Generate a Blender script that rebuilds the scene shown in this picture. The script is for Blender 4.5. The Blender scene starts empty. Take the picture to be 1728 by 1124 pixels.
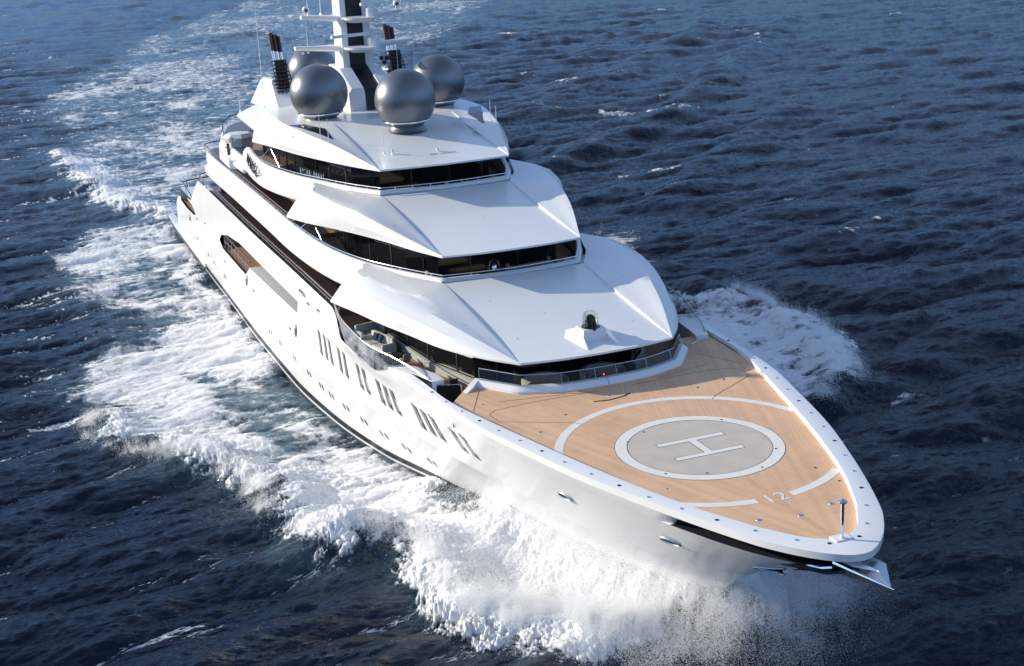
import bpy, bmesh, math, random
import numpy as np
from mathutils import Matrix, Vector
R=math.radians
sc=bpy.context.scene
# ---------------------------------------------------------------- camera, sky, sun, exposure
cd=bpy.data.cameras.new('camera'); cam=bpy.data.objects.new('camera',cd); sc.collection.objects.link(cam)
CR=((0.36976759,0.92800212,-0.04565087),(-0.2617914,0.15120298,0.95320665),(-0.89148034,0.34051392,-0.29885293))
CL=(47.6121,-26.2217,29.9423)
cam.matrix_world=Matrix(((CR[0][0],CR[1][0],-CR[2][0],CL[0]),(CR[0][1],CR[1][1],-CR[2][1],CL[1]),(CR[0][2],CR[1][2],-CR[2][2],CL[2]),(0,0,0,1)))
cd.sensor_width=36; cd.lens=49.366; cd.clip_end=9000; cd.clip_start=.5
sc.camera=cam
w=bpy.data.worlds.new('World'); sc.world=w; w.use_nodes=True
sky=w.node_tree.nodes.new('ShaderNodeTexSky'); sky.sky_type='NISHITA'; sky.sun_disc=False
SUN_EL=R(18.4); SUN_AZ=R(180+52.4)            # towards the sun, measured from +x
sky.sun_elevation=SUN_EL; sky.sun_rotation=R(90)-SUN_AZ
sky.air_density=1.0; sky.dust_density=.1; sky.ozone_density=4.0
bg=w.node_tree.nodes['Background']; bg.inputs[1].default_value=.15
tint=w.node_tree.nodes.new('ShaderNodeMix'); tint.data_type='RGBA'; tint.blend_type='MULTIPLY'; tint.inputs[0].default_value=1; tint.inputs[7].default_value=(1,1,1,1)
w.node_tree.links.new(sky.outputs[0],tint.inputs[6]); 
tcw=w.node_tree.nodes.new('ShaderNodeTexCoord'); spw=w.node_tree.nodes.new('ShaderNodeSeparateXYZ'); hz=w.node_tree.nodes.new('ShaderNodeValToRGB')   # elevation ramp painted into the sky: dimmer low for sea reflections, stronger overhead fill
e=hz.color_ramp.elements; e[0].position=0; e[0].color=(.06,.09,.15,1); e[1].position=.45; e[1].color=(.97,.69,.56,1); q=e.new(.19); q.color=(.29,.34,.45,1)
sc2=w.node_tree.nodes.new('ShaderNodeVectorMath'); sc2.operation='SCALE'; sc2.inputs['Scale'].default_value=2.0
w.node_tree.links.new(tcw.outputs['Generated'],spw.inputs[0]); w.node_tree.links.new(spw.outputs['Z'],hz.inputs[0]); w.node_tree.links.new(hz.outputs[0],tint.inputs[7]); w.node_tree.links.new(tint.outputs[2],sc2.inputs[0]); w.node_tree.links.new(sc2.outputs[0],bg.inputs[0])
sl=bpy.data.lights.new('sun','SUN'); sl.energy=4.3; sl.angle=R(.5); sl.color=(1,.90,.70)
sun=bpy.data.objects.new('sun',sl); sc.collection.objects.link(sun)
sd=Vector((math.cos(SUN_EL)*math.cos(SUN_AZ),math.cos(SUN_EL)*math.sin(SUN_AZ),math.sin(SUN_EL)))
sun.rotation_euler=sd.to_track_quat('Z','Y').to_euler()
sc.view_settings.view_transform='Standard'; sc.view_settings.look='None'; sc.view_settings.exposure=.54; sc.view_settings.gamma=1
sc.cycles.max_bounces=8; sc.cycles.sample_clamp_indirect=4
DK=7.8                                        # helideck height above the water
# ---------------------------------------------------------------- materials
def mat(name,col,rough=.5,metal=0,spec=.5,coat=0,trans=0,ior=1.45,alpha=1):
    m=bpy.data.materials.new(name); m.use_nodes=True; b=m.node_tree.nodes['Principled BSDF']
    b.inputs['Base Color'].default_value=(*col,1); b.inputs['Roughness'].default_value=rough; b.inputs['Metallic'].default_value=metal
    b.inputs['Specular IOR Level'].default_value=spec; b.inputs['Coat Weight'].default_value=coat; b.inputs['Transmission Weight'].default_value=trans; b.inputs['IOR'].default_value=ior
    b.inputs['Alpha'].default_value=alpha
    return m
def nd(m,t,**k):
    n=m.node_tree.nodes.new(t)
    for a,b in k.items():
        if a.startswith('i_'):
            key=a[2:].replace('_',' '); n.inputs[int(key) if key.isdigit() else key].default_value=b
        else: setattr(n,a,b)
    return n
def lk(m,a,b): m.node_tree.links.new(a,b)
def bsdf(m): return m.node_tree.nodes['Principled BSDF']
def mottle(m,scale,amt,stretch=(1,1,1),rough=0):
    b=bsdf(m); c=tuple(b.inputs['Base Color'].default_value)[:3]
    tc=nd(m,'ShaderNodeTexCoord'); mp=nd(m,'ShaderNodeMapping'); mp.inputs['Scale'].default_value=stretch
    lk(m,tc.outputs['Object'],mp.inputs[0]); n=nd(m,'ShaderNodeTexNoise',i_Scale=scale,i_Detail=6.,i_Roughness=.6); lk(m,mp.outputs[0],n.inputs['Vector'])
    r=nd(m,'ShaderNodeValToRGB'); r.color_ramp.elements[0].position=.3; r.color_ramp.elements[1].position=.7
    r.color_ramp.elements[0].color=(*[x*(1-amt) for x in c],1); r.color_ramp.elements[1].color=(*[min(1,x*(1+amt)) for x in c],1)
    lk(m,n.outputs[0],r.inputs[0]); lk(m,r.outputs[0],b.inputs['Base Color'])
    if rough:
        q=nd(m,'ShaderNodeMapRange'); q.inputs['To Min'].default_value=b.inputs['Roughness'].default_value-rough; q.inputs['To Max'].default_value=b.inputs['Roughness'].default_value+rough
        lk(m,n.outputs[0],q.inputs[0]); lk(m,q.outputs[0],b.inputs['Roughness'])
    return m
M={}
M['white']=mottle(mat('white gloss paint',(.765,.77,.775),.30,coat=.2),.35,.008,(1,1,1),.06)
M['hullwhite']=mottle(mat('white hull enamel',(.83,.835,.84),.22,coat=.35),.35,.008,(1,1,1),.05); bsdf(M['hullwhite']).inputs['Coat Roughness'].default_value=.03; bsdf(M['hullwhite']).inputs['Coat IOR'].default_value=1.6
M['black']=mat('black paint',(.012,.013,.016),.35)
M['boot']=mottle(mat('boot stripe paint',(.02,.022,.026),.3),1.5,.3,(.3,1,1))
M['antifoul']=mottle(mat('grey underwater paint',(.06,.065,.07),.45),1.2,.4,(.2,1,1))
M['grey']=mottle(mat('pale grey deck coating',(.56,.49,.41),.55),1.0,.08)
M['offwhite']=mottle(mat('white deck marking',(.80,.765,.70),.5),3,.05)
M['silver']=mat('silver radome paint',(.21,.22,.235),.36,metal=.8)
M['chrome']=mat('polished steel',(.78,.79,.8),.09,metal=1)
M['steel']=mat('brushed steel',(.55,.56,.58),.3,metal=1)
M['glassdark']=mat('dark tinted glazing',(.008,.009,.011),.06,spec=.35)
M['winglass']=mat('grey hull window glass',(.17,.19,.20),.15,spec=.8)
M['frame']=mat('dark frame',(.03,.032,.035),.4)
M['fabric']=mottle(mat('grey upholstery',(.34,.32,.30),.9,spec=.2),6,.12)
M['cushion']=mottle(mat('pale cushion fabric',(.55,.53,.50),.9,spec=.2),9,.1)
M['navy']=mat('navy blue fabric',(.02,.03,.09),.9,spec=.2)
M['wood']=mottle(mat('varnished teak',(.20,.075,.035),.3,coat=.4),5,.3,(1,8,8))
M['tablewood']=mottle(mat('table teak',(.42,.24,.12),.5),5,.3,(8,1,1))
M['redbrown']=mat('varnished rail cap',(.16,.045,.03),.3,coat=.5)
M['bronze']=mat('heat-stained steel',(.10,.06,.045),.35,metal=1)
M['greypaint']=mottle(mat('light grey paint',(.42,.425,.43),.4),2,.05)
M['rubber']=mat('rubber seal',(.02,.02,.02),.7)
M['lensred']=mat('red lamp',(.6,.02,.02),.3); bsdf(M['lensred']).inputs['Emission Color'].default_value=(1,.05,.08,1); bsdf(M['lensred']).inputs['Emission Strength'].default_value=3
# clear glass: mixes transparency with a weak reflection so the sun still gets through
def clearglass():
    m=bpy.data.materials.new('clear glass screen'); m.use_nodes=True; nt=m.node_tree; nt.nodes.remove(bsdf(m))
    t=nd(m,'ShaderNodeBsdfTransparent'); t.inputs[0].default_value=(.90,.93,.92,1); g=nd(m,'ShaderNodeBsdfGlossy'); g.inputs['Roughness'].default_value=.06
    f=nd(m,'ShaderNodeFresnel'); f.inputs[0].default_value=1.5; a=nd(m,'ShaderNodeMath',operation='MULTIPLY_ADD'); a.inputs[1].default_value=.55; a.inputs[2].default_value=.0
    mx=nd(m,'ShaderNodeMixShader'); lk(m,f.outputs[0],a.inputs[0]); lk(m,a.outputs[0],mx.inputs[0]); lk(m,t.outputs[0],mx.inputs[1]); lk(m,g.outputs[0],mx.inputs[2]); lk(m,mx.outputs[0],nt.nodes['Material Output'].inputs[0])
    return m
M['glass']=clearglass()
def teak(name,ang,width,col,dark):
    """planked teak: planks run along +-ang (mirrored about the centreline), thin dark caulking seams"""
    m=mat(name,col,.6,spec=.25); b=bsdf(m)
    tc=nd(m,'ShaderNodeTexCoord'); sp=nd(m,'ShaderNodeSeparateXYZ'); lk(m,tc.outputs['Object'],sp.inputs[0])
    ab=nd(m,'ShaderNodeMath',operation='ABSOLUTE'); lk(m,sp.outputs['Y'],ab.inputs[0])
    mx=nd(m,'ShaderNodeMath',operation='MULTIPLY'); mx.inputs[1].default_value=math.sin(ang); lk(m,sp.outputs['X'],mx.inputs[0])
    my=nd(m,'ShaderNodeMath',operation='MULTIPLY_ADD'); my.inputs[1].default_value=math.cos(ang); lk(m,ab.outputs[0],my.inputs[0]); lk(m,mx.outputs[0],my.inputs[2])
    dv=nd(m,'ShaderNodeMath',operation='DIVIDE'); dv.inputs[1].default_value=width; lk(m,my.outputs[0],dv.inputs[0])
    fr=nd(m,'ShaderNodeMath',operation='FRACT'); lk(m,dv.outputs[0],fr.inputs[0])
    gt=nd(m,'ShaderNodeMath',operation='GREATER_THAN'); gt.inputs[1].default_value=.90; lk(m,fr.outputs[0],gt.inputs[0])
    fl=nd(m,'ShaderNodeMath',operation='FLOOR'); lk(m,dv.outputs[0],fl.inputs[0])
    wn=nd(m,'ShaderNodeTexWhiteNoise',noise_dimensions='1D'); lk(m,fl.outputs[0],wn.inputs['W'])
    n=nd(m,'ShaderNodeTexNoise',i_Scale=.55,i_Detail=8.,i_Roughness=.62); lk(m,tc.outputs['Object'],n.inputs['Vector'])
    ad=nd(m,'ShaderNodeMath',operation='MULTIPLY_ADD'); ad.inputs[1].default_value=.22; lk(m,wn.outputs[0],ad.inputs[0]); lk(m,n.outputs[0],ad.inputs[2])
    r=nd(m,'ShaderNodeValToRGB'); e=r.color_ramp.elements; e[0].position=.35; e[1].position=.85
    e[0].color=(*[x*.84 for x in col],1); e[1].color=(*[min(1,x*1.10) for x in col],1); lk(m,ad.outputs[0],r.inputs[0])
    mc=nd(m,'ShaderNodeMix',data_type='RGBA'); mc.inputs[7].default_value=(*dark,1)
    lk(m,gt.outputs[0],mc.inputs[0]); lk(m,r.outputs[0],mc.inputs[6]); lk(m,mc.outputs[2],b.inputs['Base Color'])
    return m
M['teak']=teak('helideck teak',R(19),.105,(.73,.465,.29),(.36,.22,.14))
M['teakside']=teak('side deck teak',0,.12,(.38,.235,.15),(.09,.055,.04))
# ---------------------------------------------------------------- mesh helpers
def link(o,parent=None):
    sc.collection.objects.link(o)
    if parent is not None: o.parent=parent
    return o
def worldloc(p):
    v=Vector((0,0,0))
    while p is not None: v=v+Vector(p.location); p=p.parent
    return v
def obj(name,V,F,m,parent=None,smooth=True,sharp=35,off=None,mi=None):
    """V in ship coordinates (z from the helideck); stored relative to the parent's origin"""
    o0=worldloc(parent) if parent is not None else Vector((0,0,0))
    me=bpy.data.meshes.new(name); me.from_pydata([(x-o0.x,y-o0.y,z+DK-o0.z) for x,y,z in V],[],F)
    ms=m if isinstance(m,(list,tuple)) else [m]
    for q in ms: me.materials.append(M[q])
    if mi is not None: me.polygons.foreach_set('material_index',mi)
    bm=bmesh.new(); bm.from_mesh(me); bmesh.ops.remove_doubles(bm,verts=bm.verts,dist=1e-5); bmesh.ops.recalc_face_normals(bm,faces=bm.faces)
    for f in bm.faces: f.smooth=smooth
    if smooth:
        for e in bm.edges:
            if len(e.link_faces)==2 and e.calc_face_angle(0)>R(sharp): e.smooth=False
    bm.to_mesh(me); bm.free()
    o=bpy.data.objects.new(name,me); link(o,parent); return o
class MB:
    def __init__(s): s.V=[];s.F=[];s.mi=[]
    def add(s,V,F,mi=0):
        n=len(s.V); s.V+=[tuple(map(float,v)) for v in V]; s.F+=[tuple(i+n for i in f) for f in F]; s.mi+=[mi]*len(F); return s
    def grid(s,rows,closeu=False,mi=0):
        r=len(rows);c=len(rows[0]);V=[p for q in rows for p in q];F=[]
        for i in range(r-1):
            for j in range(c if closeu else c-1):
                k=(j+1)%c; F.append((i*c+j,i*c+k,(i+1)*c+k,(i+1)*c+j))
        return s.add(V,F,mi)
    def box(s,x0,x1,y0,y1,z0,z1,mi=0):
        V=[(x,y,z) for z in (z0,z1) for y in (y0,y1) for x in (x0,x1)]
        return s.add(V,[(0,2,3,1),(4,5,7,6),(0,1,5,4),(2,6,7,3),(0,4,6,2),(1,3,7,5)],mi)
    def obox(s,c,d,sx,sy,sz,mi=0,tilt=0):
        """box at centre c, its x-axis heading d (radians)"""
        ca,sa=math.cos(d),math.sin(d); ct,st=math.cos(tilt),math.sin(tilt); V=[]
        for z in (-.5,.5):
            for y in (-.5,.5):
                for x in (-.5,.5):
                    X,Y,Z=x*sx,y*sy,z*sz; X,Z=X*ct+Z*st,-X*st+Z*ct
                    V.append((c[0]+X*ca-Y*sa,c[1]+X*sa+Y*ca,c[2]+Z))
        return s.add(V,[(0,2,3,1),(4,5,7,6),(0,1,5,4),(2,6,7,3),(0,4,6,2),(1,3,7,5)],mi)
    def prism(s,poly,z0,z1,mi=0):
        n=len(poly); V=[(x,y,z0) for x,y in poly]+[(x,y,z1) for x,y in poly]
        return s.add(V,[tuple(range(n))[::-1],tuple(range(n,2*n))]+[(i,(i+1)%n,n+(i+1)%n,n+i) for i in range(n)],mi)
    def tube(s,path,r,n=8,mi=0,cap=True,closed=False):
        P=[Vector(p) for p in path]; rr=r if isinstance(r,(list,tuple)) else [r]*len(P); rows=[]
        for i,p in enumerate(P):
            if closed: t=P[(i+1)%len(P)]-P[i-1]
            else: t=(P[min(i+1,len(P)-1)]-P[max(i-1,0)])
            t.normalize(); a=t.cross(Vector((0,0,1))) if abs(t.z)<.95 else t.cross(Vector((1,0,0))); a.normalize(); b=t.cross(a)
            rows.append([tuple(p+(a*math.cos(2*math.pi*k/n)+b*math.sin(2*math.pi*k/n))*rr[i]) for k in range(n)])
        if closed: rows.append(rows[0])
        s.grid(rows,True,mi)
        if cap and not closed: s.add(rows[0],[tuple(range(n))],mi); s.add(rows[-1],[tuple(range(n))],mi)
        return s
    def lathe(s,c,prof,n=24,mi=0,axis=None):
        q=Vector(axis).to_track_quat('Z','Y') if axis is not None else None; rows=[]
        for r,z in prof:
            row=[]
            for k in range(n):
                a=2*math.pi*k/n; v=Vector((r*math.cos(a),r*math.sin(a),z))
                if q is not None: v=q@v
                row.append((c[0]+v.x,c[1]+v.y,c[2]+v.z))
            rows.append(row)
        return s.grid(rows,True,mi)
    def mirror(s):
        n=len(s.V); F=list(s.F); mi=list(s.mi); s.V+=[(x,-y,z) for x,y,z in s.V]; s.F+=[tuple(i+n for i in f[::-1]) for f in F]; s.mi+=mi; return s
    def build(s,name,m,parent=None,**k): return obj(name,s.V,s.F,m,parent,mi=s.mi,**k)
def crv(P,n,smooth=True):
    """resample a polyline through P with n points, evenly by length (Catmull-Rom when smooth)"""
    P=np.array(P,float)
    if smooth and len(P)>2:
        Q=np.vstack([2*P[0]-P[1],P,2*P[-1]-P[-2]]); out=[]
        for i in range(1,len(Q)-2):
            p0,p1,p2,p3=Q[i-1],Q[i],Q[i+1],Q[i+2]; d1=max(np.linalg.norm(p2-p1),1e-6)
            m1=(p2-p0)/max(np.linalg.norm(p2-p1)+np.linalg.norm(p1-p0),1e-6)*d1; m2=(p3-p1)/max(np.linalg.norm(p3-p2)+np.linalg.norm(p2-p1),1e-6)*d1
            for t in np.linspace(0,1,16,endpoint=False): out.append((2*t**3-3*t**2+1)*p1+(t**3-2*t**2+t)*m1+(-2*t**3+3*t**2)*p2+(t**3-t**2)*m2)
        out.append(P[-1]); P=np.array(out)
    d=np.r_[0,np.cumsum(np.linalg.norm(np.diff(P,axis=0),axis=1))]; t=np.linspace(0,d[-1],n)
    return np.stack([np.interp(t,d,P[:,k]) for k in range(P.shape[1])],1)
def sm(a,b,x): t=np.clip((x-a)/(b-a),0,1); return t*t*(3-2*t)
def tag(o,label=None,cat=None,group=None,kind=None):
    for k,v in (('label',label),('category',cat),('group',group),('kind',kind)):
        if v: o[k]=v
    return o
def thing(name,loc,label,cat,group=None,rz=0):
    o=bpy.data.objects.new(name,None); o.empty_display_size=.3; o.location=(loc[0],loc[1],loc[2]+DK); o.rotation_euler=(0,0,rz); link(o); return tag(o,label,cat,group)
def text(name,body,size,m,parent,M4,ext=.004,shear=0,space=1):
    cu=bpy.data.curves.new(name,'FONT'); cu.body=body; cu.size=size; cu.extrude=ext; cu.shear=shear; cu.space_character=space; cu.align_x='CENTER'; cu.align_y='CENTER'
    o=bpy.data.objects.new(name,cu); link(o); dg=bpy.context.evaluated_depsgraph_get(); me=bpy.data.meshes.new_from_object(o.evaluated_get(dg)); bpy.data.objects.remove(o)
    V=[M4@v.co for v in me.vertices]; F=[tuple(p.vertices) for p in me.polygons]
    return obj(name,[(v.x,v.y,v.z) for v in V],F,m,parent,smooth=False)

# ---------------------------------------------------------------- hull shape
LE=[(-92,8.2),(-80,8.5),(-70,8.6),(-50,8.6),(-37,8.5),(-27,8.45),(-20,8.42),(-16,8.35),(-11,8.0),(-6.5,7.55),(-3.8,6.95),(.6,5.78),(4,4.6),(6.65,3.55),(8.8,2.6),(10.3,1.65),(11.0,.95),(11.35,.45),(11.5,0)]
LK=[(-92,8.6),(-70,8.95),(-50,9.05),(-35,9.0),(-28,8.8),(-24,8.5),(-19.6,7.85),(-14.3,6.8),(-11,6.1),(-6.2,5.0),(-3.5,4.35),(-1,3.5),(1.5,2.3),(3.3,1.0),(4.1,0)]
LW=[(-92,8.0),(-80,8.5),(-70,8.7),(-57,8.8),(-50,8.9),(-37.7,8.8),(-30.2,8.25),(-23.2,7.05),(-18.7,5.65),(-14,4.3),(-9,2.8),(-4,1.3),(-1.5,.6),(.3,0)]
LB=[(-92,7.0),(-70,7.9),(-50,8.1),(-37.7,7.9),(-30.2,7.2),(-23.2,5.8),(-18.7,4.4),(-14,3.1),(-9,1.9),(-4,.8),(-1,.2),(0,0)]
LV=[(-9.8,LB),(-7.6,LW),(-3.9,LK),(.2,LE)]
STEM=[(-9.8,-.2),(-7.6,.3),(-4.94,2.64),(-4.14,3.8),(-2.47,6.78),(-1.18,9.46),(-.54,10.86),(.2,11.5)]
def stem(z): return np.interp(z,[a for a,b in STEM],[b for a,b in STEM])
def spl(P):
    xs=np.array([a for a,b in P],float); ys=np.array([b for a,b in P],float)
    m=np.gradient(ys,xs)
    d=np.diff(ys)/np.diff(xs)
    for i in range(1,len(xs)-1): m[i]=0 if d[i-1]*d[i]<=0 else 2/(1/d[i-1]+1/d[i])
    m[0]=d[0];m[-1]=d[-1]*1.6
    def f(x):
        x=np.clip(x,xs[0],xs[-1]); i=np.clip(np.searchsorted(xs,x)-1,0,len(xs)-2)
        h=xs[i+1]-xs[i];t=(x-xs[i])/h
        return (2*t**3-3*t**2+1)*ys[i]+(t**3-2*t**2+t)*h*m[i]+(-2*t**3+3*t**2)*ys[i+1]+(t**3-t**2)*h*m[i+1]
    return f
FS=[(z,spl(P),P[-1][0]) for z,P in LV]
def xof(X,z): # master X (E row) -> actual x at level z
    s=stem(z); return np.where(X<-25,X,-25+(X+25)*(s+25)/36.5)
def Xof(x,z):
    s=stem(z); return np.where(x<-25,x,-25+(x+25)*36.5/(s+25))
def yX(X,z):
    ys=[]
    for zz,f,xe in FS:
        x=np.where(X<-25,X,-25+(X+25)*(xe+25)/36.5); ys.append(f(x))
    zl=[a for a,b in LV]; z=np.clip(z,zl[0],zl[-1]); i=int(min(max(np.searchsorted(zl,z)-1,0),len(zl)-2)); t=(z-zl[i])/(zl[i+1]-zl[i])
    return ys[i]*(1-t)+ys[i+1]*t
def hy(x,z): return float(np.maximum(0,yX(Xof(x,z),z)))

# ---------------------------------------------------------------- the yacht
yacht=bpy.data.objects.new('superyacht',None); yacht.location=(-40,0,0); link(yacht)
tag(yacht,'huge white superyacht with stacked curved decks, four silver domes and a bow helipad','yacht')
SX=[-96,-89.5,-88.0,-85.5,-83,-77.5,-75.0,-72.6,-70.8,-27.3,-26.2,-24.6,-24,-17.8,-16.2,-14.5,-11,-8,12]
SZ=[-6.9,-6.9,-6.7,-4.6,-3.2,-2.35,-2.2,-.6,.3,.35,.1,-.45,-.62,-.66,-.05,.12,.17,.0,.0]
def shz(X): return float(np.interp(X,SX,SZ))
def bulge(X,z): return float(.42*sm(-27,-23.5,X)*(1-sm(-18.5,-15.2,X))*sm(-1.7,-.7,z))
def hullpt(X,z,inset=0.,side=-1):
    z0=min(z,.2); y=float(yX(X,z0))+bulge(X,z); x=float(xof(X,z0))
    if inset: x-=inset*float(sm(4,11,X)); y=max(0,y-inset)
    return (x,side*y,z)
XS=list(np.arange(-92,-30,1.0))+list(np.arange(-30,6,.4))+list(np.arange(6,11,.2))+list(np.arange(11,11.5,.05))+[11.5]
def slot(X): return float(sm(5.0,6.6,X))
hull=MB()
lev=[-9.8,-9,-8.2,-7.6]
ZL=[(-9.8,2),(-8.6,2),(-7.62,2),(-7.60,0),(-7.42,0),(-7.40,1),(-7.0,1),(-6.98,0),(-6.3,0),(-5.5,0),(-4.7,0),(-3.9,0),(-3.5,0),(-3.1,0),(-2.6,0),(-2.2,0),(-1.8,0),(-1.4,0),(-1.1,0),(-.8,0)]
def hull_side(side):
    H=MB(); rows=[[hullpt(X,min(z,shz(X)-.02) if X<-10.5 else z,0,side) for X in XS] for z,_ in ZL]
    for i in range(len(rows)-1):
        m=ZL[i+1][1] if ZL[i][1]==ZL[i+1][1] else (ZL[i][1] if ZL[i+1][1]==0 or ZL[i][1]==2 else ZL[i+1][1])
        m={0:0,1:1,2:2}[m]
        H.grid([rows[i],rows[i+1]],mi=m)
    top=rows[-1]
    # upper strake: follows the sheer, and near the bow opens into the dark mooring slot
    def T(z,ins): return [hullpt(X,z if X>=-10.5 else shz(X)-.02+ (z+.8)*0,ins*slot(X),side) if X>-10.5 else hullpt(X,max(-.8,min(shz(X),z)) if shz(X)>-.8 else shz(X)-.02,0,side) for X in XS]
    r1=T(-.79,0.0); r2=T(-.74,.55); r3=T(-.22,.55); r4=T(-.2,.0); r5=[hullpt(X,shz(X),0,side) for X in XS]
    H.grid([top,r1]); n0=len(H.F); H.grid([r1,r2]); H.grid([r2,r3]); H.grid([r3,r4]); H.grid([r4,r5])
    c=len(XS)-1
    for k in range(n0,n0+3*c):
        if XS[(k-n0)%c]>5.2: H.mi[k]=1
    return H
Hs=hull_side(-1); Hp=hull_side(1)
# transom
tr=[[( -92,y*float(yX(-92,z))/1.0,z) for y in np.linspace(-1,1,9)] for z in (-9.8,-8.4,-7.6,-7.0,-6.92)]
Hs.grid(tr); 
hullo=None
def cut_hull(H,polys):
    me=bpy.data.meshes.new('hull'); o0=Vector(yacht.location)
    me.from_pydata([(x-o0.x,y,z+DK) for x,y,z in H.V],[],H.F)
    for q in ('hullwhite','boot','antifoul'): me.materials.append(M[q])
    me.polygons.foreach_set('material_index',H.mi)
    bm=bmesh.new(); bm.from_mesh(me); bmesh.ops.remove_doubles(bm,verts=bm.verts,dist=1e-4)
    for poly in polys:
        n=len(poly); xs=[p[0] for p in poly]; zs=[p[1] for p in poly]
        def near(f):
            c=f.calc_center_median(); return min(xs)-2<c.x+o0.x<max(xs)+2 and min(zs)-1<c.z-DK<max(zs)+1 and c.y<-5
        for i in range(n):
            (x0,z0),(x1,z1)=poly[i],poly[(i+1)%n]
            fs=[f for f in bm.faces if near(f)]
            es=set(e for f in fs for e in f.edges); vs=set(v for f in fs for v in f.verts)
            bmesh.ops.bisect_plane(bm,geom=list(vs)+list(es)+fs,plane_co=(x0-o0.x,0,z0+DK),plane_no=(-(z1-z0),0,(x1-x0)),dist=1e-4)
        def inside(x,z):
            return all((poly[(i+1)%n][0]-poly[i][0])*(z-poly[i][1])-(poly[(i+1)%n][1]-poly[i][1])*(x-poly[i][0])>0 for i in range(n))
        dl=[f for f in bm.faces if near(f) and inside(f.calc_center_median().x+o0.x,f.calc_center_median().z-DK)]
        bmesh.ops.delete(bm,geom=dl,context='FACES')
    bmesh.ops.recalc_face_normals(bm,faces=bm.faces)
    for f in bm.faces: f.smooth=True
    for e in bm.edges:
        if len(e.link_faces)==2 and (e.calc_face_angle(0)>R(30) or (abs(e.verts[0].co.z-DK+3.9)<.01 and abs(e.verts[1].co.z-DK+3.9)<.01 and e.verts[0].co.x+o0.x>-24)): e.smooth=False
    bm.to_mesh(me); bm.free(); o=bpy.data.objects.new('hull',me); link(o,yacht); return o
# side balcony opening (counter-clockwise in x,z) and the aft quarter opening
open1=[(-61.0,-2.75),(-59.5,-3.15),(-50.6,-3.15),(-49.2,-2.35),(-49.2,-1.34),(-53.2,-1.38),(-57.6,-1.72),(-60.2,-2.2)]
open2=[(-49.25,-2.35),(-35.2,-2.05),(-35.05,-1.33),(-49.25,-1.345)]
open3=[(-81.2,-3.25),(-77.6,-3.3),(-73.6,-3.15),(-72.4,-2.95),(-74.5,-2.45),(-77.0,-2.38),(-82,-2.38)]
Hs.V+=[]; both=MB(); both.add(Hs.V,Hs.F); both.mi=list(Hs.mi); both.add(Hp.V,Hp.F); both.mi[len(Hs.F):]=list(Hp.mi)
hullo=cut_hull(both,[open1,open2,open3])
def on_hull(x,z,side=-1,out=.0): return (x,side*(hy(x,z)+bulge(float(Xof(x,z)),z)+out),z)
# recess behind the openings
b=MB()
for a0,a1,z0,z1,yi in ((-61.5,-35.0,-3.3,-1.25,-6.4),(-82.5,-72.3,-3.4,-2.38,-6.0)):
    b.add([(a0,yi,z0),(a1,yi,z0),(a1,yi,z1),(a0,yi,z1)],[(0,1,2,3)],1)
    b.add([(a0,yi,z1),(a1,yi,z1),(a1,-8.5,z1),(a0,-8.5,z1)],[(0,1,2,3)],0)
    b.add([(a0,yi,z0),(a0,yi,z1),(a0,-8.5,z1),(a0,-8.5,z0)],[(0,1,2,3)],0)
    b.add([(a1,yi,z0),(a1,yi,z1),(a1,-8.5,z1),(a1,-8.5,z0)],[(0,1,2,3)],0)
b.build('balcony_recess',['white','glassdark'],yacht,smooth=False)
b=MB(); b.box(-61.5,-35,-8.75,-6.4,-3.4,-3.3); b.box(-82.5,-72.3,-8.45,-6.0,-3.5,-3.4); b.build('balcony_floor','teakside',yacht,smooth=False)
b=MB()   # sloping grey inner bulwark forward of the balcony
b.grid([[on_hull(x,-2.32+(x+49)*.019,-1,-.02) for x in np.linspace(-49.2,-35.2,20)],[(x,-7.75,-1.95) for x in np.linspace(-47.5,-37,20)],[(x,-7.6,-1.95) for x in np.linspace(-47.5,-37,20)],[(x,-7.6,-3.2) for x in np.linspace(-47.5,-37,20)]])
b.build('inner_bulwark','greypaint',yacht)
b=MB(); b.tube([on_hull(x,-2.05,-1,-.12) for x in np.linspace(-59.8,-49.6,16)],.05,6); b.build('rail_cap','redbrown',yacht)
b=MB()
for x in np.linspace(-59.3,-49.8,8): b.tube([on_hull(x,-3.2,-1,-.14),on_hull(x,-2.05,-1,-.12)],.025,5)
b.tube([on_hull(x,-2.55,-1,-.13) for x in np.linspace(-59.5,-49.7,12)],.018,5)
b.build('balcony_railing','steel',yacht)
# ---- cap rail round the foredeck
capE=[(11.5,0),(11.46,.3),(11.3,.62),(10.9,1.12),(10.3,1.68),(9.6,2.18),(8.8,2.66),(6.65,3.62),(4,4.66),(.6,5.84),(-3.8,6.98),(-6.5,7.58),(-11,8.04),(-14.5,8.35),(-17.2,8.46)]
capI=[(10.05,0),(10.02,.3),(9.75,.75),(9.2,1.3),(8.6,1.68),(8.1,2.02),(7.0,2.58),(5.4,3.32),(3.2,4.12),(0,5.12),(-3.8,6.15),(-6.5,6.85),(-9.6,7.55),(-13.4,7.8),(-16.8,8.0)]
N=90
E_=crv(capE,N); I_=crv(capI,N)
def capz(x): return float(np.interp(x,[-17.2,-16,-14.5,-11,0],[-.15,.02,.16,.2,.2]))
b=MB(); rows=[]
for dx,src,dz in ((0,E_,-.28),(.0,E_,-.05),(.03,E_,-.012),(.09,E_,0),(1,None,0),(1.03,None,-.2)):
    row=[]
    for k in range(N):
        e=E_[k];i=I_[k]; t=dx if dx<.5 else (.97 if dx==1 else 1.0)
        if dx in(0,): p=e+(i-e)*.03
        else: p=e+(i-e)*t
        x,y=p; row.append((x,-y,capz(e[0])+dz))
    rows.append(row)
b.grid(rows); b.mirror(); b.build('deck_cap','white',yacht,sharp=40)
b=MB(); 
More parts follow.
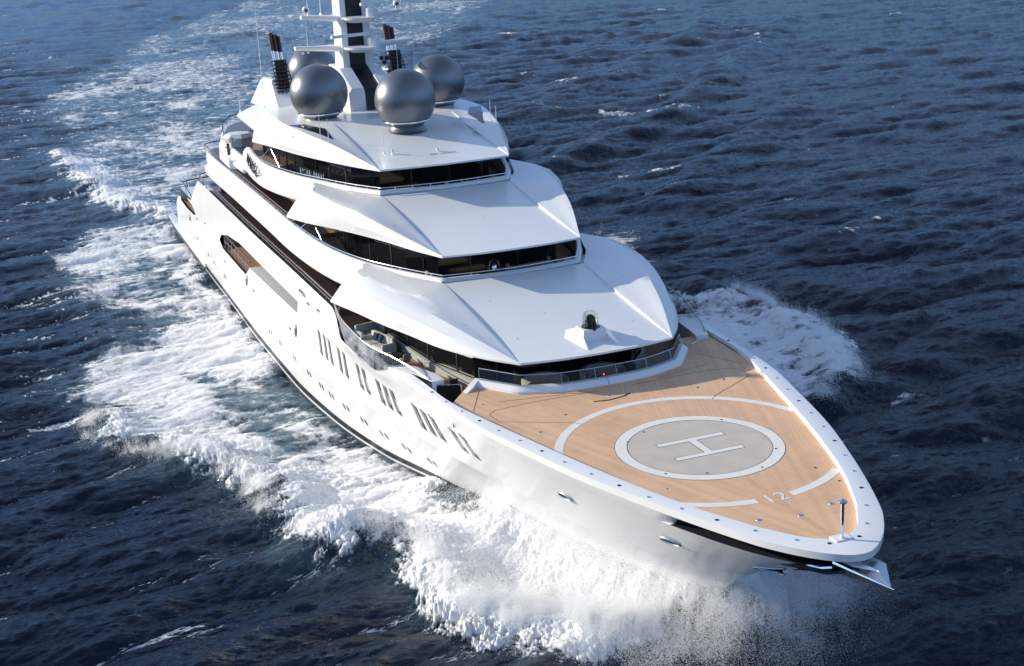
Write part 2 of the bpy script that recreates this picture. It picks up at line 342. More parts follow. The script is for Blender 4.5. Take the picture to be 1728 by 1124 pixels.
for k,(x,y) in enumerate([(10.29587648,0.60946951),(9.56789039,1.4520192),(8.26663825,2.33677797),(6.87921065,3.09465248),(5.44771541,3.75809822),(3.96007164,4.35741451),(2.47980967,4.87753102),(0.96427498,5.36138188),(-0.64297422,5.80015406),(-2.1533835,6.15517957)]+[(-3.65,6.52),(-5.15,6.9),(-6.65,7.22),(-8.15,7.5),(-9.65,7.72),(-11.2,7.87)]):
    for s in (-1,1):
        q=MB(); q.lathe((x,s*y,.2),[(.0,.025),(.05,.025),(.075,.012),(.08,0)],12); q.build('rail_socket','chrome' if k%3 else 'frame',yacht)
# ---- helideck
dk=[(x,-y) for x,y in I_[::1] if x>-9.7]; dkp=dk[::-1]
outline=[(x,y) for x,y in dkp]+[(x,-y) for x,y in dk[1:]]
co=[(-9.7,-7.45),(-11.3,-6.25),(-11.6,-5.45),(-9.7,-4.05),(-9.1,-2.2),(-8.95,0),(-9.1,2.2),(-9.7,4.05),(-11.6,5.45),(-13.2,6.1),(-13.3,7.75),(-9.7,7.5)]
V=[(x,y,0.0) for x,y in outline]+[(x,y,0.0) for x,y in co[::-1]]
b=MB(); b.add(V,[tuple(range(len(V)))]); b.build('helideck','teak',yacht,smooth=False)
def ring(name,m,r0,r1,a0,a1,z,n=96,clip=None,cx=0):
    b=MB(); A=np.linspace(a0,a1,n); b.grid([[(cx+r*math.cos(a),r*math.sin(a),z) for a in A] for r in (r0,r1)]); return b.build(name,m,yacht,smooth=False)
PI=math.pi
b=MB(); b.add([(3.0*math.cos(a),3.0*math.sin(a),.004) for a in np.linspace(0,2*PI,97)[:-1]],[tuple(range(96))]); b.build('landing_pad','grey',yacht,smooth=False)
ring('pad_ring','offwhite',2.995,3.48,0,2*PI,.008,128)
ring('pad_seam','rubber',3.48,3.50,0,2*PI,.006,128); ring('pad_seam','rubber',2.975,2.995,0,2*PI,.012,128)
def yin(x): return float(np.interp(x,[a for a,_ in capI[::-1]],[c for _,c in capI[::-1]]))
# outer circle, cut where it meets the cap and left open round the figures
for s in (-1,1):
    A=[a for a in np.linspace(.128,PI,400) if 5.8*math.sin(a)<yin(5.8*math.cos(a))-.0]
    runs=[];cur=[A[0]]
    for a in A[1:]:
        if a-cur[-1]>.02: runs.append(cur);cur=[a]
        else: cur.append(a)
    runs.append(cur)
    for r in runs:
        b=MB(); b.grid([[(q*math.cos(a),s*min(q*math.sin(a),yin(q*math.cos(a))+.04),.005) for a in r] for q in (5.62,6.0)]); b.build('circle_line','offwhite',yacht,smooth=False)
b=MB()
for x0,x1,y0,y1 in ((-.95,-.66,-1.52,1.58),(.68,.97,-1.52,1.58),(-.66,.68,-.13,.22)): b.add([(x0,y0,.009),(x1,y0,.009),(x1,y1,.009),(x0,y1,.009)],[(0,1,2,3)])
b.build('letter_h','offwhite',yacht,smooth=False)
b=MB()
for x0,x1,y0,y1 in ((-.98,-.63,-1.55,1.61),(.65,1.0,-1.55,1.61),(-.63,.65,-.16,.25)): b.add([(x0,y0,.007),(x1,y0,.007),(x1,y1,.007),(x0,y1,.007)],[(0,1,2,3)])
b.build('letter_seam','rubber',yacht,smooth=False)
text('number_12','12',.98,'offwhite',yacht,Matrix.Translation((5.83,.02,.008))@Matrix.Rotation(PI/2,4,'Z'),.001,space=1.1)
# hatches, seams and tie-down fittings on the deck
def seam(pts,wd=.03,z=.006,m='tablewood'):
    b=MB(); P=[Vector((*p,0)) for p in pts]; rows=[[],[]]
    for i,p in enumerate(P):
        t=(P[min(i+1,len(P)-1)]-P[max(i-1,0)]).normalized(); nrm=Vector((-t.y,t.x,0))*wd/2
        rows[0].append((p.x+nrm.x,p.y+nrm.y,z)); rows[1].append((p.x-nrm.x,p.y-nrm.y,z))
    b.grid(rows); return b.build('deck_seam',m,yacht,smooth=False)
M['seam']=mat('deck seam caulk',(.20,.12,.08),.6)
M['margin']=mottle(mat('teak margin plank',(.62,.39,.25),.6,spec=.2),2,.08)
for s in (-1,1):
    seam([(-8.1,s*.9),(-8.2,s*4.2),(-8.0,s*6.0),(-7.6,s*6.4),(-6.6,s*6.3),(-5.0,s*3.6),(-4.6,s*3.2)],.035,m='seam')
    seam([(-8.4,s*2.4),(-9.0,s*5.4)],.03,m='seam'); seam([(-10.8,s*5.7),(-8.3,s*6.9)],.03,m='seam')
seam([(3.5,0),(9.9,0)],.26,.0045,'margin')
seam([(-6.9,-1.6),(-6.75,-.9),(-6.9,-.1),(-7.15,.35)],.09,.012,'black')
for (x,y) in [(7.2,-1.55),(7.55,.0),(7.2,1.55),(4.1,2.9),(3.2,-3.2),(-6.0,-3.4),(-7.2,-.7),(-6.3,3.4),(-7.1,2.0),(-4.6,-5.2),(-6.7,5.0),(5.6,3.0),(-1.8,-2.4),(-2.2,2.3),(1.9,-2.55),(1.7,2.6),(2.6,-1.1),(-2.5,-1.3),(3.1,1.1),(-9.0,-6.2)]:
    big=abs(x)>7 or x==3.2
    q=MB(); r=.10 if big and x>7 else .055; q.lathe((x,y,.0),[(0,.018),(r*.6,.02),(r,.014),(r*1.1,.0)],14); q.build('deck_fitting','steel' if big else 'frame',yacht)
# jackstaff
js=MB(); js.tube([(10.2,-.03,.15),(10.2,-.04,1.62)],.065,12); js.lathe((10.2,-.04,1.6),[(.0,.12),(.05,.11),(.11,.05),(.17,.03),(.17,.0),(.07,-.03)],12)
js.tube([(10.05,-.04,1.6),(10.35,-.04,1.6)],.03,6); js.tube([(10.2,-.2,1.6),(10.2,.12,1.6)],.03,6); js.build('jackstaff','chrome',yacht)
b=MB(); b.box(9.9,10.35,-.35,.3,.15,.24); b.build('jackstaff_base','white',yacht)
# bow anchor in its polished pocket
an=MB()
an.add([(10.3,-.42,-.62),(12.95,.05,-.45),(11.4,.95,-.42),(10.2,.75,-.45),(10.3,-.3,-1.0),(12.93,.06,-.52),(11.1,.8,-.9),(11.0,.0,-.22),(12.0,.25,-.3)],
 [(0,7,3),(0,1,8,7),(7,8,2,3),(8,1,2),(0,4,5,1),(4,6,5),(1,5,2),(5,6,2),(2,6,3),(6,4,3),(4,0,3)]); an.build('bow_anchor','steel',yacht,smooth=False)
an=MB(); an.tube([(10.35,-.42,-.55),(11.2,-.3,-.5),(13.1,.05,-.42)],[.1,.08,.02],8); an.tube([(9.0,-1.0,-.95),(9.9,-.75,-.9),(10.4,-.5,-.7)],.09,8); an.tube([(9.0,1.0,-.95),(9.9,.95,-.9),(10.6,.8,-.55)],.09,8); an.build('anchor_shank','chrome',yacht)
b=MB(); b.add([(9.0,-1.9,-.86),(9.3,0,-1.15),(9.0,1.9,-.86),(10.6,.9,-.8),(10.9,0,-.8),(10.6,-.9,-.8)],[(0,1,4,5),(1,2,3,4)]); b.add([(8.6,-1.0,-1.5),(10.6,-.3,-.85),(10.6,.3,-.85),(8.6,1.0,-1.5)],[(0,1,2,3)]); b.build('anchor_pocket','black',yacht,smooth=False)
# fairleads
for s in (-1,1):
    for x,z,L in ((-2.1,-2.03,.42),(3.26,-2.23,.42),(6.2,-2.75,.42),(-35.23,-3.2,.17),(-50.1,-3.46,.17),(-75.7,-3.9,.17)):
        if s==1 and x<0: continue
        h=.36 if x<-30 else .17; ring_=[]
        for a in np.linspace(0,2*PI,25)[:-1]: ring_.append(on_hull(x+L*math.cos(a),z+h*math.sin(a),s,.04))
        q=MB(); q.tube(ring_,.045,8,closed=True,cap=False); o=q.build('fairlead','steel',yacht)
        q=MB(); q.add([on_hull(x+.8*L*math.cos(a),z+.8*h*math.sin(a),s,.015) for a in np.linspace(0,2*PI,17)[:-1]],[tuple(range(16))]); q.build('fairlead_throat','frame',o,smooth=False)
# hull windows: tall raked panes in groups
WG=[[(-30.29,-1.79,-29.58,-3.06),(-29.16,-1.76,-28.47,-3.02),(-28.21,-1.77,-27.43,-3.03)],[(-26.34,-1.73,-25.76,-3.02),(-25.33,-1.72,-24.79,-3.05)],[(-22.99,-1.69,-22.48,-3.02),(-22.03,-1.67,-21.59,-3.02)],[(-19.86,-1.65,-19.63,-3.01),(-18.82,-1.66,-18.72,-3.01),(-17.86,-1.62,-17.72,-3.02)],[(-14.94,-1.56,-15.01,-2.96),(-13.99,-1.58,-14.01,-2.92),(-13.1,-1.58,-13.0,-2.91)],[(-10.88,-1.56,-10.74,-2.73),(-9.82,-1.5,-9.67,-2.72)]]
for s in (-1,1):
    for g in WG:
        for x0,z0,x1,z1 in g:
            if s==1: x1=x0+(x1-x0)
            wd=.52; q=MB(); P=[on_hull(x0-.05,z0+.02,s,.012),on_hull(x0+wd,z0-.1,s,.012),on_hull(x1+wd+.03,z1-.08,s,.012),on_hull(x1-.03,z1+.02,s,.012)]
            q.add(P,[(0,1,2,3)]); fr=q.build('window','frame',yacht,smooth=False)
            q=MB(); P=[on_hull(x0+.02,z0-.03,s,.02),on_hull(x0+wd*.66,z0-.1,s,.02),on_hull(x1+wd*.66,z1+.02,s,.02),on_hull(x1+.04,z1+.09,s,.02)]
            q.add(P,[(0,1,2,3)]); q.build('pane','winglass',fr,smooth=False)
PH=[(-43.79,-5.56),(-43.07,-5.47),(-40.75,-5.48),(-40.22,-5.45),(-36.84,-5.38),(-36.29,-5.38),(-33.42,-5.39),(-32.93,-5.4),(-31.03,-5.51),(-30.51,-5.51),(-29.22,-5.56),(-28.7,-5.54),(-26.86,-5.56),(-26.27,-5.54),(-24.36,-5.6),(-23.8,-5.6),(-22.05,-5.71),(-21.51,-5.71),(-19.82,-5.8),(-19.37,-5.87),(-17.46,-5.88),(-16.94,-5.9),(-73.26,-5.3),(-70.94,-5.3),(-67.7,-5.4),(-65.43,-5.5),(-64.7,-5.5),(-60.5,-5.5),(-59.8,-5.5)]
for x,z in PH:
    q=MB(); q.add([on_hull(x+.15*math.cos(a),z+.21*math.sin(a),-1,.015) for a in np.linspace(0,2*PI,17)[:-1]],[tuple(range(16))]); q.build('porthole','winglass',yacht,smooth=False)
for x,z in [(-47.84,-3.7),(-58.65,-4.0),(-36.8,-3.5),(-67.68,-2.76),(-71.9,-3.2),(-78.5,-2.9),(-32.57,-.84),(-30.23,-.66)]:
    q=MB(); q.add([on_hull(x-.3,z-.05,-1,.015),on_hull(x+.3,z-.05,-1,.015),on_hull(x+.3,z+.07,-1,.015),on_hull(x-.3,z+.07,-1,.015)],[(0,1,2,3)]); q.build('hull_vent','frame',yacht,smooth=False)
def htext(name,body,size,x,z):
    y=-(hy(x,z)+.012); return text(name,body,size,'black',yacht,Matrix.Translation((x,y,z))@Matrix.Rotation(PI/2,4,'X'),.003,shear=.2)
htext('hull_name','AMADEA',.42,-34.1,-.55)
# stern platform
b=MB(); b.prism([(-93.0,-8.0),(-92.4,-8.55),(-88,-8.75),(-70,-8.95),(-70,-8.6),(-88,-7.5),(-88,7.5),(-92.4,8.3),(-93,8)],-7.05,-6.72); b.build('stern_platform','white',yacht,smooth=False)
b=MB(); b.prism([(-92.8,-7.6),(-92.3,-8.1),(-88.2,-8.0),(-88.2,8),(-92.5,8)],-6.72,-6.715); b.build('platform_teak','teakside',yacht,smooth=False)
b=MB(); b.prism([(-93.02,-8.2),(-92.4,-8.65),(-88,-8.85),(-70,-9.02),(-70,-8.9),(-92.4,-8.5)],-7.3,-7.06); b.build('platform_fender','boot',yacht,smooth=False)
b=MB(); b.tube([(-88.2,-6.9,-6.7),(-88.5,-6.9,-3.6),(-89.0,-6.7,-3.2),(-89.6,-6.6,-3.3)],.06,6); b.build('stern_davit','steel',yacht)
# aft hull closure
b=MB(); zz=[-6.7,-4.6,-3.2,-2.35,-2.2]
b.grid([[(x,y*float(yX(x,z))*.99,z) for y in np.linspace(-1,1,9)] for x,z in ((-88,-6.75),(-85.5,-4.6),(-83,-3.4))]); b.build('transom_door','white',yacht)
b=MB(); b.box(-83,-71,-8.3,8.3,-3.55,-3.45); b.build('aft_main_deck','teakside',yacht,smooth=False)
b=MB(); b.tube([(-81.8,-8.35,-1.75),(-82.5,-7.6,-1.72),(-82.8,-6,-1.7),(-82.8,6,-1.7)],.06,6); b.tube([(-81.8,-8.35,-1.75),(-78,-8.4,-2.0),(-76.4,-8.4,-2.3)],.05,6)
for x,y in ((-82.3,-7.9),(-80,-8.38),(-82.8,-5),(-82.8,-2)): b.tube([(x,y,-2.4),(x,y,-1.75)],.03,5)
b.build('aft_railing','frame',yacht)

# ---------------------------------------------------------------- superstructure
def half(P,n=60,smooth=False): return crv(P,n,smooth)
def wall(name,m,P,z0,z1,mull=None,sill=None):
    Q=[(x,y) for x,y in P]; full=[(x,-y) for x,y in Q[::-1]]+[(x,y) for x,y in Q[1:]]
    b=MB(); b.grid([[(x,y,z) for x,y in full] for z in (z0,z1)]); o=b.build(name,m,yacht,smooth=False)
    if mull:
        c=crv([(x,y,0) for x,y in full],int(mull),False)
        for k in range(len(c)):
            x,y,_=c[k]; t=c[min(k+1,len(c)-1)]-c[max(k-1,0)]; a=math.atan2(t[1],t[0]); q=MB(); q.obox((x-.0*math.sin(a),y,(z0+z1)/2),a,.09,.08,z1-z0-.02); q.build('mullion','frame',o,smooth=False)
    return o
W1=[(-12.6,0),(-12.8,3.2),(-14.5,4.6),(-18,5.6),(-24,6.15),(-30,6.2),(-70.4,6.1)]
W2=[(-23.2,0),(-23.4,3.2),(-25.1,4.5),(-28.6,5.3),(-34,5.5),(-40,4.9),(-66,4.7)]
W3=[(-33.7,0),(-33.9,3.2),(-35.6,4.5),(-39,5.1),(-44,5.6),(-56,5.7)]
wall('lower_deckhouse_glazing','glassdark',W1,-1.16,1.245,46)
wall('middle_deckhouse_glazing','glassdark',W2,1.6,4.03,34)
wall('upper_deckhouse_glazing','glassdark',W3,4.45,6.95,22)
S=crv([(x+.06,y+.04) for x,y in W1[1:5]],30,False)
for s in (-1,1): b=MB(); b.grid([[(x+.1,s*(y+.12),-1.15) for x,y in S],[(x+.1,s*(y+.12),-.72) for x,y in S],[(x,s*y,-.70) for x,y in S]]); b.build('deckhouse_sill','greypaint',yacht)
# floors
def floor(name,m,P,z):
    full=[(x,-y) for x,y in P[::-1]]+[(x,y) for x,y in P]; b=MB(); b.add([(x,y,z) for x,y in full],[tuple(range(len(full)))]); return b.build(name,m,yacht,smooth=False)
b=MB(); F1=crv([(-8.97,0),(-9.1,2.2),(-9.72,4.03),(-11.5,5.4),(-10.9,6.3),(-9.8,7.4),(-14,7.72),(-17,8.05),(-20,8.3),(-23,8.4),(-26,8.35),(-30,8.3),(-50,8.35),(-71,8.3)],120,False)
F1=[(x,min(y,hy(x,-1.15)-.12)) for x,y in F1]; b.grid([[(x,-y,-1.15) for x,y in F1],[(x,y,-1.15) for x,y in F1]]); b.build('upper_deck_floor','teakside',yacht,smooth=False)
floor('middle_deck_floor','teakside',[(-20.4,.0),(-20.9,3.8),(-27,6.3),(-31,7.1),(-37,7.7),(-70.3,7.7)],1.62)
b=MB()
for s in (-1,1): b.box(-70.3,-38.5,min(s*4.5,s*7.72),max(s*4.5,s*7.72),1.63,1.92)
b.build('middle_side_deck','teakside',yacht,smooth=False)
b=MB()
for s in (-1,1): b.box(-71,-30,min(s*6.0,s*8.35),max(s*6.0,s*8.35),-1.14,-.72)
b.build('side_deck','teakside',yacht,smooth=False)
floor('top_deck_floor','teakside',[(-30.8,.0),(-31.3,3.8),(-37.4,6.3),(-41.4,7.1),(-47.6,7.7),(-57,7.8),(-63.5,7.2),(-68,5.2),(-69.2,0)],4.47)
# ---- coaming in front of the lower deckhouse, with its glass windbreak
cP=[(-8.95,0),(-9.1,2.2),(-9.72,4.05)]; cQ=[(-9.72,4.05),(-11.6,5.42)]
def coam(side):
    P=np.vstack([crv(cP,16),crv(cQ,8,False)[1:]]); n=len(P); nrm=[]
    for k in range(n):
        t=P[min(k+1,n-1)]-P[max(k-1,0)]; t/=np.linalg.norm(t); nrm.append((t[1],-t[0]))
    rows=[]
    for o,z in ((.34,-.01),(.32,.10),(.12,.26),(.0,.30),(-.14,.29),(-.18,.2),(-.18,-1.15)):
        rows.append([(p[0]+q[0]*o,side*(p[1]+q[1]*-0+ (q[1])*o*(1)),z) for p,q in zip(P,nrm)])
    return rows,P
b=MB()
for s in (-1,1):
    r,P=coam(s); b.grid(r)
b.build('coaming','white',yacht)
b=MB(); ct=MB()
for s in (-1,1):
    G=[(x+.1,s*y) for x,y in P]; b.grid([[(x,y,.28) for x,y in G],[(x-.2,y*.985,.78) for x,y in G]]); ct.tube([(x-.2,y*.985,.79) for x,y in G],.02,6)
    for k in (2,8,14,len(G)-1): ct.tube([(G[k][0],G[k][1],.27),(G[k][0]-.2,G[k][1]*.985,.78)],.012,5)
b.build('windbreak_glass','glass',yacht); ct.build('windbreak_rail','steel',yacht)
for s in (-1,):
    b=MB(); b.grid([[(-11.62,s*5.35,z) for z in (-1.15,.30)],[(-11.0,s*5.9,z) for z in (-1.15,.16)],[(-10.7,s*6.35,z) for z in (-1.15,-.0)]]); b.grid([[(-11.62,s*5.35,.30),(-11.85,s*5.5,.29)],[(-11.0,s*5.9,.16),(-11.25,s*6.1,.15)],[(-10.7,s*6.35,0),(-10.95,s*6.5,-.02)]]); b.grid([[(-11.85,s*5.5,z) for z in (-1.15,.29)],[(-11.25,s*6.1,z) for z in (-1.15,.15)],[(-10.95,s*6.5,z) for z in (-1.15,-.02)]])
    b.grid([[(-10.7,s*6.35,z) for z in (-1.15,0)],[(-9.7,s*7.45,z) for z in (-1.15,0)]]); b.build('terrace_step_wall','white',yacht)
for s in (-1,1): b=MB(); b.obox((-12.3,s*6.75,-.55),R(118*s),1.3,.03,1.05,0); b.build('gate_panel','glassdark',yacht,smooth=False)
b=MB()
for s in (-1,1):
    for k in (-.6,0,.6): b.tube([(-12.3+k*math.cos(R(118)),s*(6.7+k*math.sin(R(118))),-1.1),(-12.3+k*math.cos(R(118)),s*(6.7+k*math.sin(R(118))),.02)],.025,6)
    b.tube([(-12.3-.6*math.cos(R(118)),s*(6.7-.6*math.sin(R(118))),.02),(-12.3+.6*math.cos(R(118)),s*(6.7+.6*math.sin(R(118))),.02)],.025,6)
b.build('gate_rail','steel',yacht)
# ---- side glass bulwark of the terrace, with the swollen white fairing below it
for s in (-1,1):
    gx=[(-26.8,8.5),(-25.3,8.68),(-23.5,8.92),(-21,9.02),(-18.5,8.95),(-16.8,8.6),(-15.0,8.1),(-13.6,7.75),(-12.9,7.5)]
    G=crv(gx,40); zb=np.interp(-G[:,0],[12.9,14.5,16.2,17.6,24.5,26.8],[.2,.1,-.1,-.6,-.55,.1]); zt=np.interp(-G[:,0],[12.9,14,16,26.8],[.24,.45,.62,.80])
    b=MB(); b.grid([[(p[0],s*(p[1]-.1),z) for p,z in zip(G,zb)],[(p[0],s*(p[1]-.02),z) for p,z in zip(G,zt)]]); b.build('glass_bulwark','glass',yacht)
    b=MB(); b.tube([(p[0],s*(p[1]-.02),z+.02) for p,z in zip(G,zt)],.03,6)
    for k in (2,9,16,23,30): b.tube([(G[k][0],s*(G[k][1]-.14),zb[k]),(G[k][0],s*(G[k][1]-.04),zt[k])],.02,5)
    b.build('glass_bulwark_rail','steel',yacht)
    b=MB(); b.tube([(-26.9,s*8.4,.1),(-26.6,s*8.3,.9),(-25.8,s*8.2,1.25),(-25.0,s*8.1,1.33)],.035,6); b.tube([(-26.0,s*8.5,-.2),(-25.6,s*8.4,.7),(-24.9,s*8.3,1.2),(-24.3,s*8.1,1.33)],.035,6); b.build('visor_strut','steel',yacht)
    b=MB(); P=np.array([(x,float(hy(x,-1))) for x in np.linspace(-26.5,-15.6,40)])
    # inner white shelf behind the glass
    b.grid([[(x,s*(y+.0),-.68) for x,y in P],[(x,s*(y-.45),-.68) for x,y in P],[(x,s*(y-.45),-1.15) for x,y in P]]); b.build('terrace_shelf','white',yacht)
    b=MB(); b.grid([[(-16.9,s*8.45,-.2),(-16.9,s*7.6,-.2)],[(-15.6,s*8.2,.12),(-15.4,s*7.3,.12)],[(-13.6,s*7.8,.26),(-13.4,s*6.9,.26)],[(-12.5,s*7.45,.22),(-12.6,s*6.8,.22)]]); b.grid([[(-16.9,s*7.6,z) for z in (-.2,-1.15)],[(-15.4,s*7.3,z) for z in (.12,-1.15)],[(-13.4,s*6.9,z) for z in (.26,-1.15)],[(-12.6,s*6.8,z) for z in (.22,-1.15)],[(-12.5,s*7.45,z) for z in (.22,-1.15)]]); b.build('terrace_wedge','white',yacht)
# ---- side rails along the open decks
def railing(name,path,h,step,m='steel',capm='redbrown',r=.035):
    P=np.array(path,float); P=crv(P,max(8,int(np.linalg.norm(np.diff(P,axis=0),axis=1).sum()/.8)),False)
    b=MB(); b.tube([(x,y,z+h) for x,y,z in P],r,6); o=b.build(name,capm,yacht)
    b=MB(); n=max(2,int(np.linalg.norm(np.diff(P,axis=0),axis=1).sum()/step)); Q=crv(P,n,False)
    for x,y,z in Q: b.tube([(x,y,z-.05),(x,y,z+h)],.022,5)
    b.tube([(x,y,z+h*.5) for x,y,z in P],.014,5)
    b.build('railing_post','steel',o); return o
for s in (-1,1):
    railing('deck_railing',[(x,s*(float(yX(Xof(x,.2),.2))-.12),.3) for x in (-70.5,-60,-50,-40,-33,-27.2)],.48,1.6,r=.05)
    railing('deck_railing',[(-70.2,s*7.8,2.9),(-56,s*7.9,2.95),(-45,s*7.9,2.95),(-38,s*7.8,2.86)],.42,1.6,r=.045)
    railing('aft_deck_railing',[(-70.5,s*8.45,.3),(-71.6,s*7.6,.3),(-71.8,s*5,.3),(-71.8,s*0,.3)],.5,1.6,'steel','frame',.05)
    railing('aft_deck_railing',[(-70.2,s*7.8,2.9),(-71.1,s*7.0,2.9),(-71.4,s*5,2.9),(-71.4,s*0,2.9)],.45,1.6,'steel','frame',.05)
    railing('aft_deck_railing',[(-56,s*7.95,5.15),(-60,s*7.9,5.2),(-63.5,s*7.3,5.3),(-66.5,s*6.2,5.35),(-68.2,s*4.2,5.4),(-69.2,s*0,5.4)],.62,1.2,'steel','frame',.05)
# ---- swept bulwark shells of the middle and upper tiers
def shell2(name,rim,depth,m='white'):
    front=crv(rim[0],14); side=crv(rim[1],110); P=np.vstack([front,side[1:]]); n=len(P); out=[]
    for k in range(n):
        t=(P[min(k+1,n-1)]-P[max(k-1,0)])[:2]; t/=max(np.linalg.norm(t),1e-6)
        out.append((t[1],-t[0]))            # half path runs forward -> aft on +y: outward normal
    prof=[(-.22,-1.22,0),(-.22,-.05,0),(-.17,0,0),(-.02,0,0),(.04,-.05,0),(.10,-.28,2),(.14,-.55,2),(.11,-.85,2),(-.02,-1.04,2),(.02,-1.09,2),(.27,-1.20,2),(.34,-1.42,2),(.30,-1.68,2),(.12,-1.80,2),(-.9,-1.82,2)]
    b=MB()
    for s in (-1,1):
        rows=[]
        for o,dz,kd in prof:
            row=[]
            for k in range(n):
                x,y,z=P[k]; nx,ny=out[k]; d=float(np.interp(-x,depth[0],depth[1])) if kd==2 else 1.
                row.append((x+nx*o,s*(y+ny*o),z+dz*d))
            rows.append(row)
        b.grid(rows)
    return b.build(name,m,yacht,sharp=28)
rim2=([(-20.25,0,2.86),(-20.35,1.6,2.86),(-20.67,3.93,2.86)],[(-20.67,3.93,2.86),(-23.3,5.25,2.84),(-26.5,6.5,2.80),(-30.8,7.35,2.76),(-37.3,7.85,2.82),(-45,7.95,2.95),(-56,7.95,2.95),(-68,7.9,2.9),(-70.3,7.4,2.9),(-71.3,5.5,2.9),(-71.5,0,2.9)])
# the path bends at the corner: fix the outward normals by walking it as one line
shell2('middle_bulwark',rim2,([20,23,25,28,80],[.30,.32,.75,1.0,1.0]))
rim3=([(-30.6,0,5.78),(-30.72,1.6,5.78),(-31.06,4.02,5.78)],[(-31.06,4.02,5.78),(-33.6,5.1,5.72),(-36.6,6.05,5.66),(-40.5,7.1,5.58),(-45.0,7.8,5.56),(-47.8,8.0,5.75),(-50.0,8.05,6.05),(-51.6,8.0,5.6)])
shell2('upper_bulwark',rim3,([30,33.5,35.5,39,60],[.30,.32,.7,.9,.95]))
rim3b=([(-51.4,7.9,4.9),(-54,7.95,4.95)],[(-54,7.95,4.95),(-60,7.9,5.15),(-63.5,7.3,5.3),(-66.5,6.2,5.35),(-68.2,4.2,5.4),(-69.2,0,5.4)])
shell2('aft_terrace_bulwark',rim3b,([50,60,70],[.55,.6,.6]))
# chrome rails on the rims of the swept bulwarks
for P,h in ((rim2,.15),(rim3,.15)):
    for s in (-1,1):
        A=np.vstack([crv(P[0],8)]+[crv(P[1],60)[1:]]); A=[p for p in A if p[0]>(-38 if P is rim2 else -47)]
        b=MB(); b.tube([(x-.06,s*(y-.06),z+h) for x,y,z in A],.028,6)
        C=crv(A,int(len(A)/2.6),False)
        for x,y,z in C:
            b.tube([(x-.06,s*(y-.06),z),(x-.06,s*(y-.06),z+h)],.016,4); b.tube([(x-.22,s*(y-.08),z),(x-.22,s*(y-.08),z+h)],.016,4)
        b.build('bulwark_rail','chrome',yacht)
# ---- visors: recessed middle panel, two shells each side, sharp forward corners
def visor(name,dx,dz,RC,AC,BC,LC,front,topf,nx=34,rec=.12,endcap=True,fit=True,ceil=None):
    sh=lambda P:[(x+dx,y,z+dz) for x,y,z in P]
    RC,AC,BC,LC,front,topf=map(sh,(RC,AC,BC,LC,front,topf))
    n=60; r_=crv(RC,n,False); a_=crv(AC,n); b_=crv(BC,n); l_=crv(LC,n)
    m=MB()
    for s in (-1,1):
        fl=lambda C,ddz=0:[(x,s*y,z+ddz) for x,y,z in C]
        mid=(r_+a_)/2; mid[:,2]-=.05*np.sin(np.pi*np.linspace(0,1,n))      # upper shell is dished
        ab=(a_+b_)/2; ab[:,2]+=.0
        m.grid([fl(r_),fl(r_*.75+a_*.25),fl(mid),fl(r_*.25+a_*.75),fl(a_)])
        m.grid([fl(a_),fl(ab),fl(b_)])
        bl=(b_+l_)/2; bl[:,1]+=.10*np.sin(np.pi*np.linspace(0,1,n)); 
        m.grid([fl(b_),fl(bl),fl(l_)]); m.grid([fl(l_),fl(l_,-.10)])
        if endcap:
            e=[(x[-1][0],s*x[-1][1],x[-1][2]) for x in (r_,mid,a_,ab,b_,bl,l_)]; m.grid([e,[(x-.02,y,dz+1.25 if z>dz+1.25 else z-.1) for x,y,z in e]])
    # recessed middle panel
    top=crv(topf,17); fr=crv(front,17); rows=[]
    for t in np.linspace(0,1,nx):
        row=[]
        for k in range(17):
            p=fr[k]*(1-t)+top[k]*t; d=rec*math.sin(math.pi*min(1,max(0,t)))**.8; row.append((p[0],p[1],p[2]-d))
        rows.append(row)
    full=[[(x,-y,z) for x,y,z in r[::-1]]+r[1:] for r in rows]
    m.grid(full)
    for s in (-1,1):   # the step faces beside it
        m.grid([[(r[-1][0],s*r[-1][1],r[-1][2]) for r in rows],[tuple(np.array([1,s,1])*(fr[-1]*(1-t)+top[-1]*t)) for t in np.linspace(0,1,nx)]])
    f2=full[0]; m.grid([f2,[(x,y,z-.10) for x,y,z in f2]])
    o=m.build(name,'white',yacht,sharp=24)
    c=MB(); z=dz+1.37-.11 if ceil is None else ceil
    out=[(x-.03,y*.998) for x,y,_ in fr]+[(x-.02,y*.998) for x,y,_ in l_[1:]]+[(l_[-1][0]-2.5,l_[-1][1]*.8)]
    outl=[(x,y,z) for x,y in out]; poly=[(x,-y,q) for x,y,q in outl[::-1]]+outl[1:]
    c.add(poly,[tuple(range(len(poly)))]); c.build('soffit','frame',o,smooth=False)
    return o
RC=[(-9.8,3.97,1.37),(-20.1,4.0,2.74),(-22.6,5.3,2.76),(-26.6,6.55,2.80)]
AC=[(-9.8,3.97,1.37),(-13.1,5.15,1.97),(-15.5,5.88,2.32),(-18.3,6.62,2.58),(-21.45,7.25,2.72),(-24.6,7.5,2.80)]
BC=[(-9.8,3.97,1.37),(-13.2,5.75,1.78),(-17.2,7.15,2.20),(-20.8,8.0,2.38),(-24.3,8.5,2.34)]
LC=[(-9.8,3.97,1.37),(-11.34,5.07,1.37),(-13.8,6.29,1.37),(-16.9,7.11,1.37),(-19.6,7.83,1.37),(-22.2,8.38,1.37),(-24.9,9.04,1.37)]
FR=[(-9.3,0,1.40),(-9.42,2,1.39),(-9.8,3.97,1.37)]; TP=[(-19.85,0,2.76),(-19.9,2,2.75),(-20.1,4.0,2.74)]
visor('lower_visor',0,0,RC,AC,BC,LC,FR,TP)
LC2=[(-9.8,3.97,1.37),(-12.1,4.75,1.37),(-15.1,5.55,1.37),(-17.8,6.45,1.37),(-19.9,7.25,1.37),(-22.0,8.15,1.37),(-24.35,8.9,1.37)]
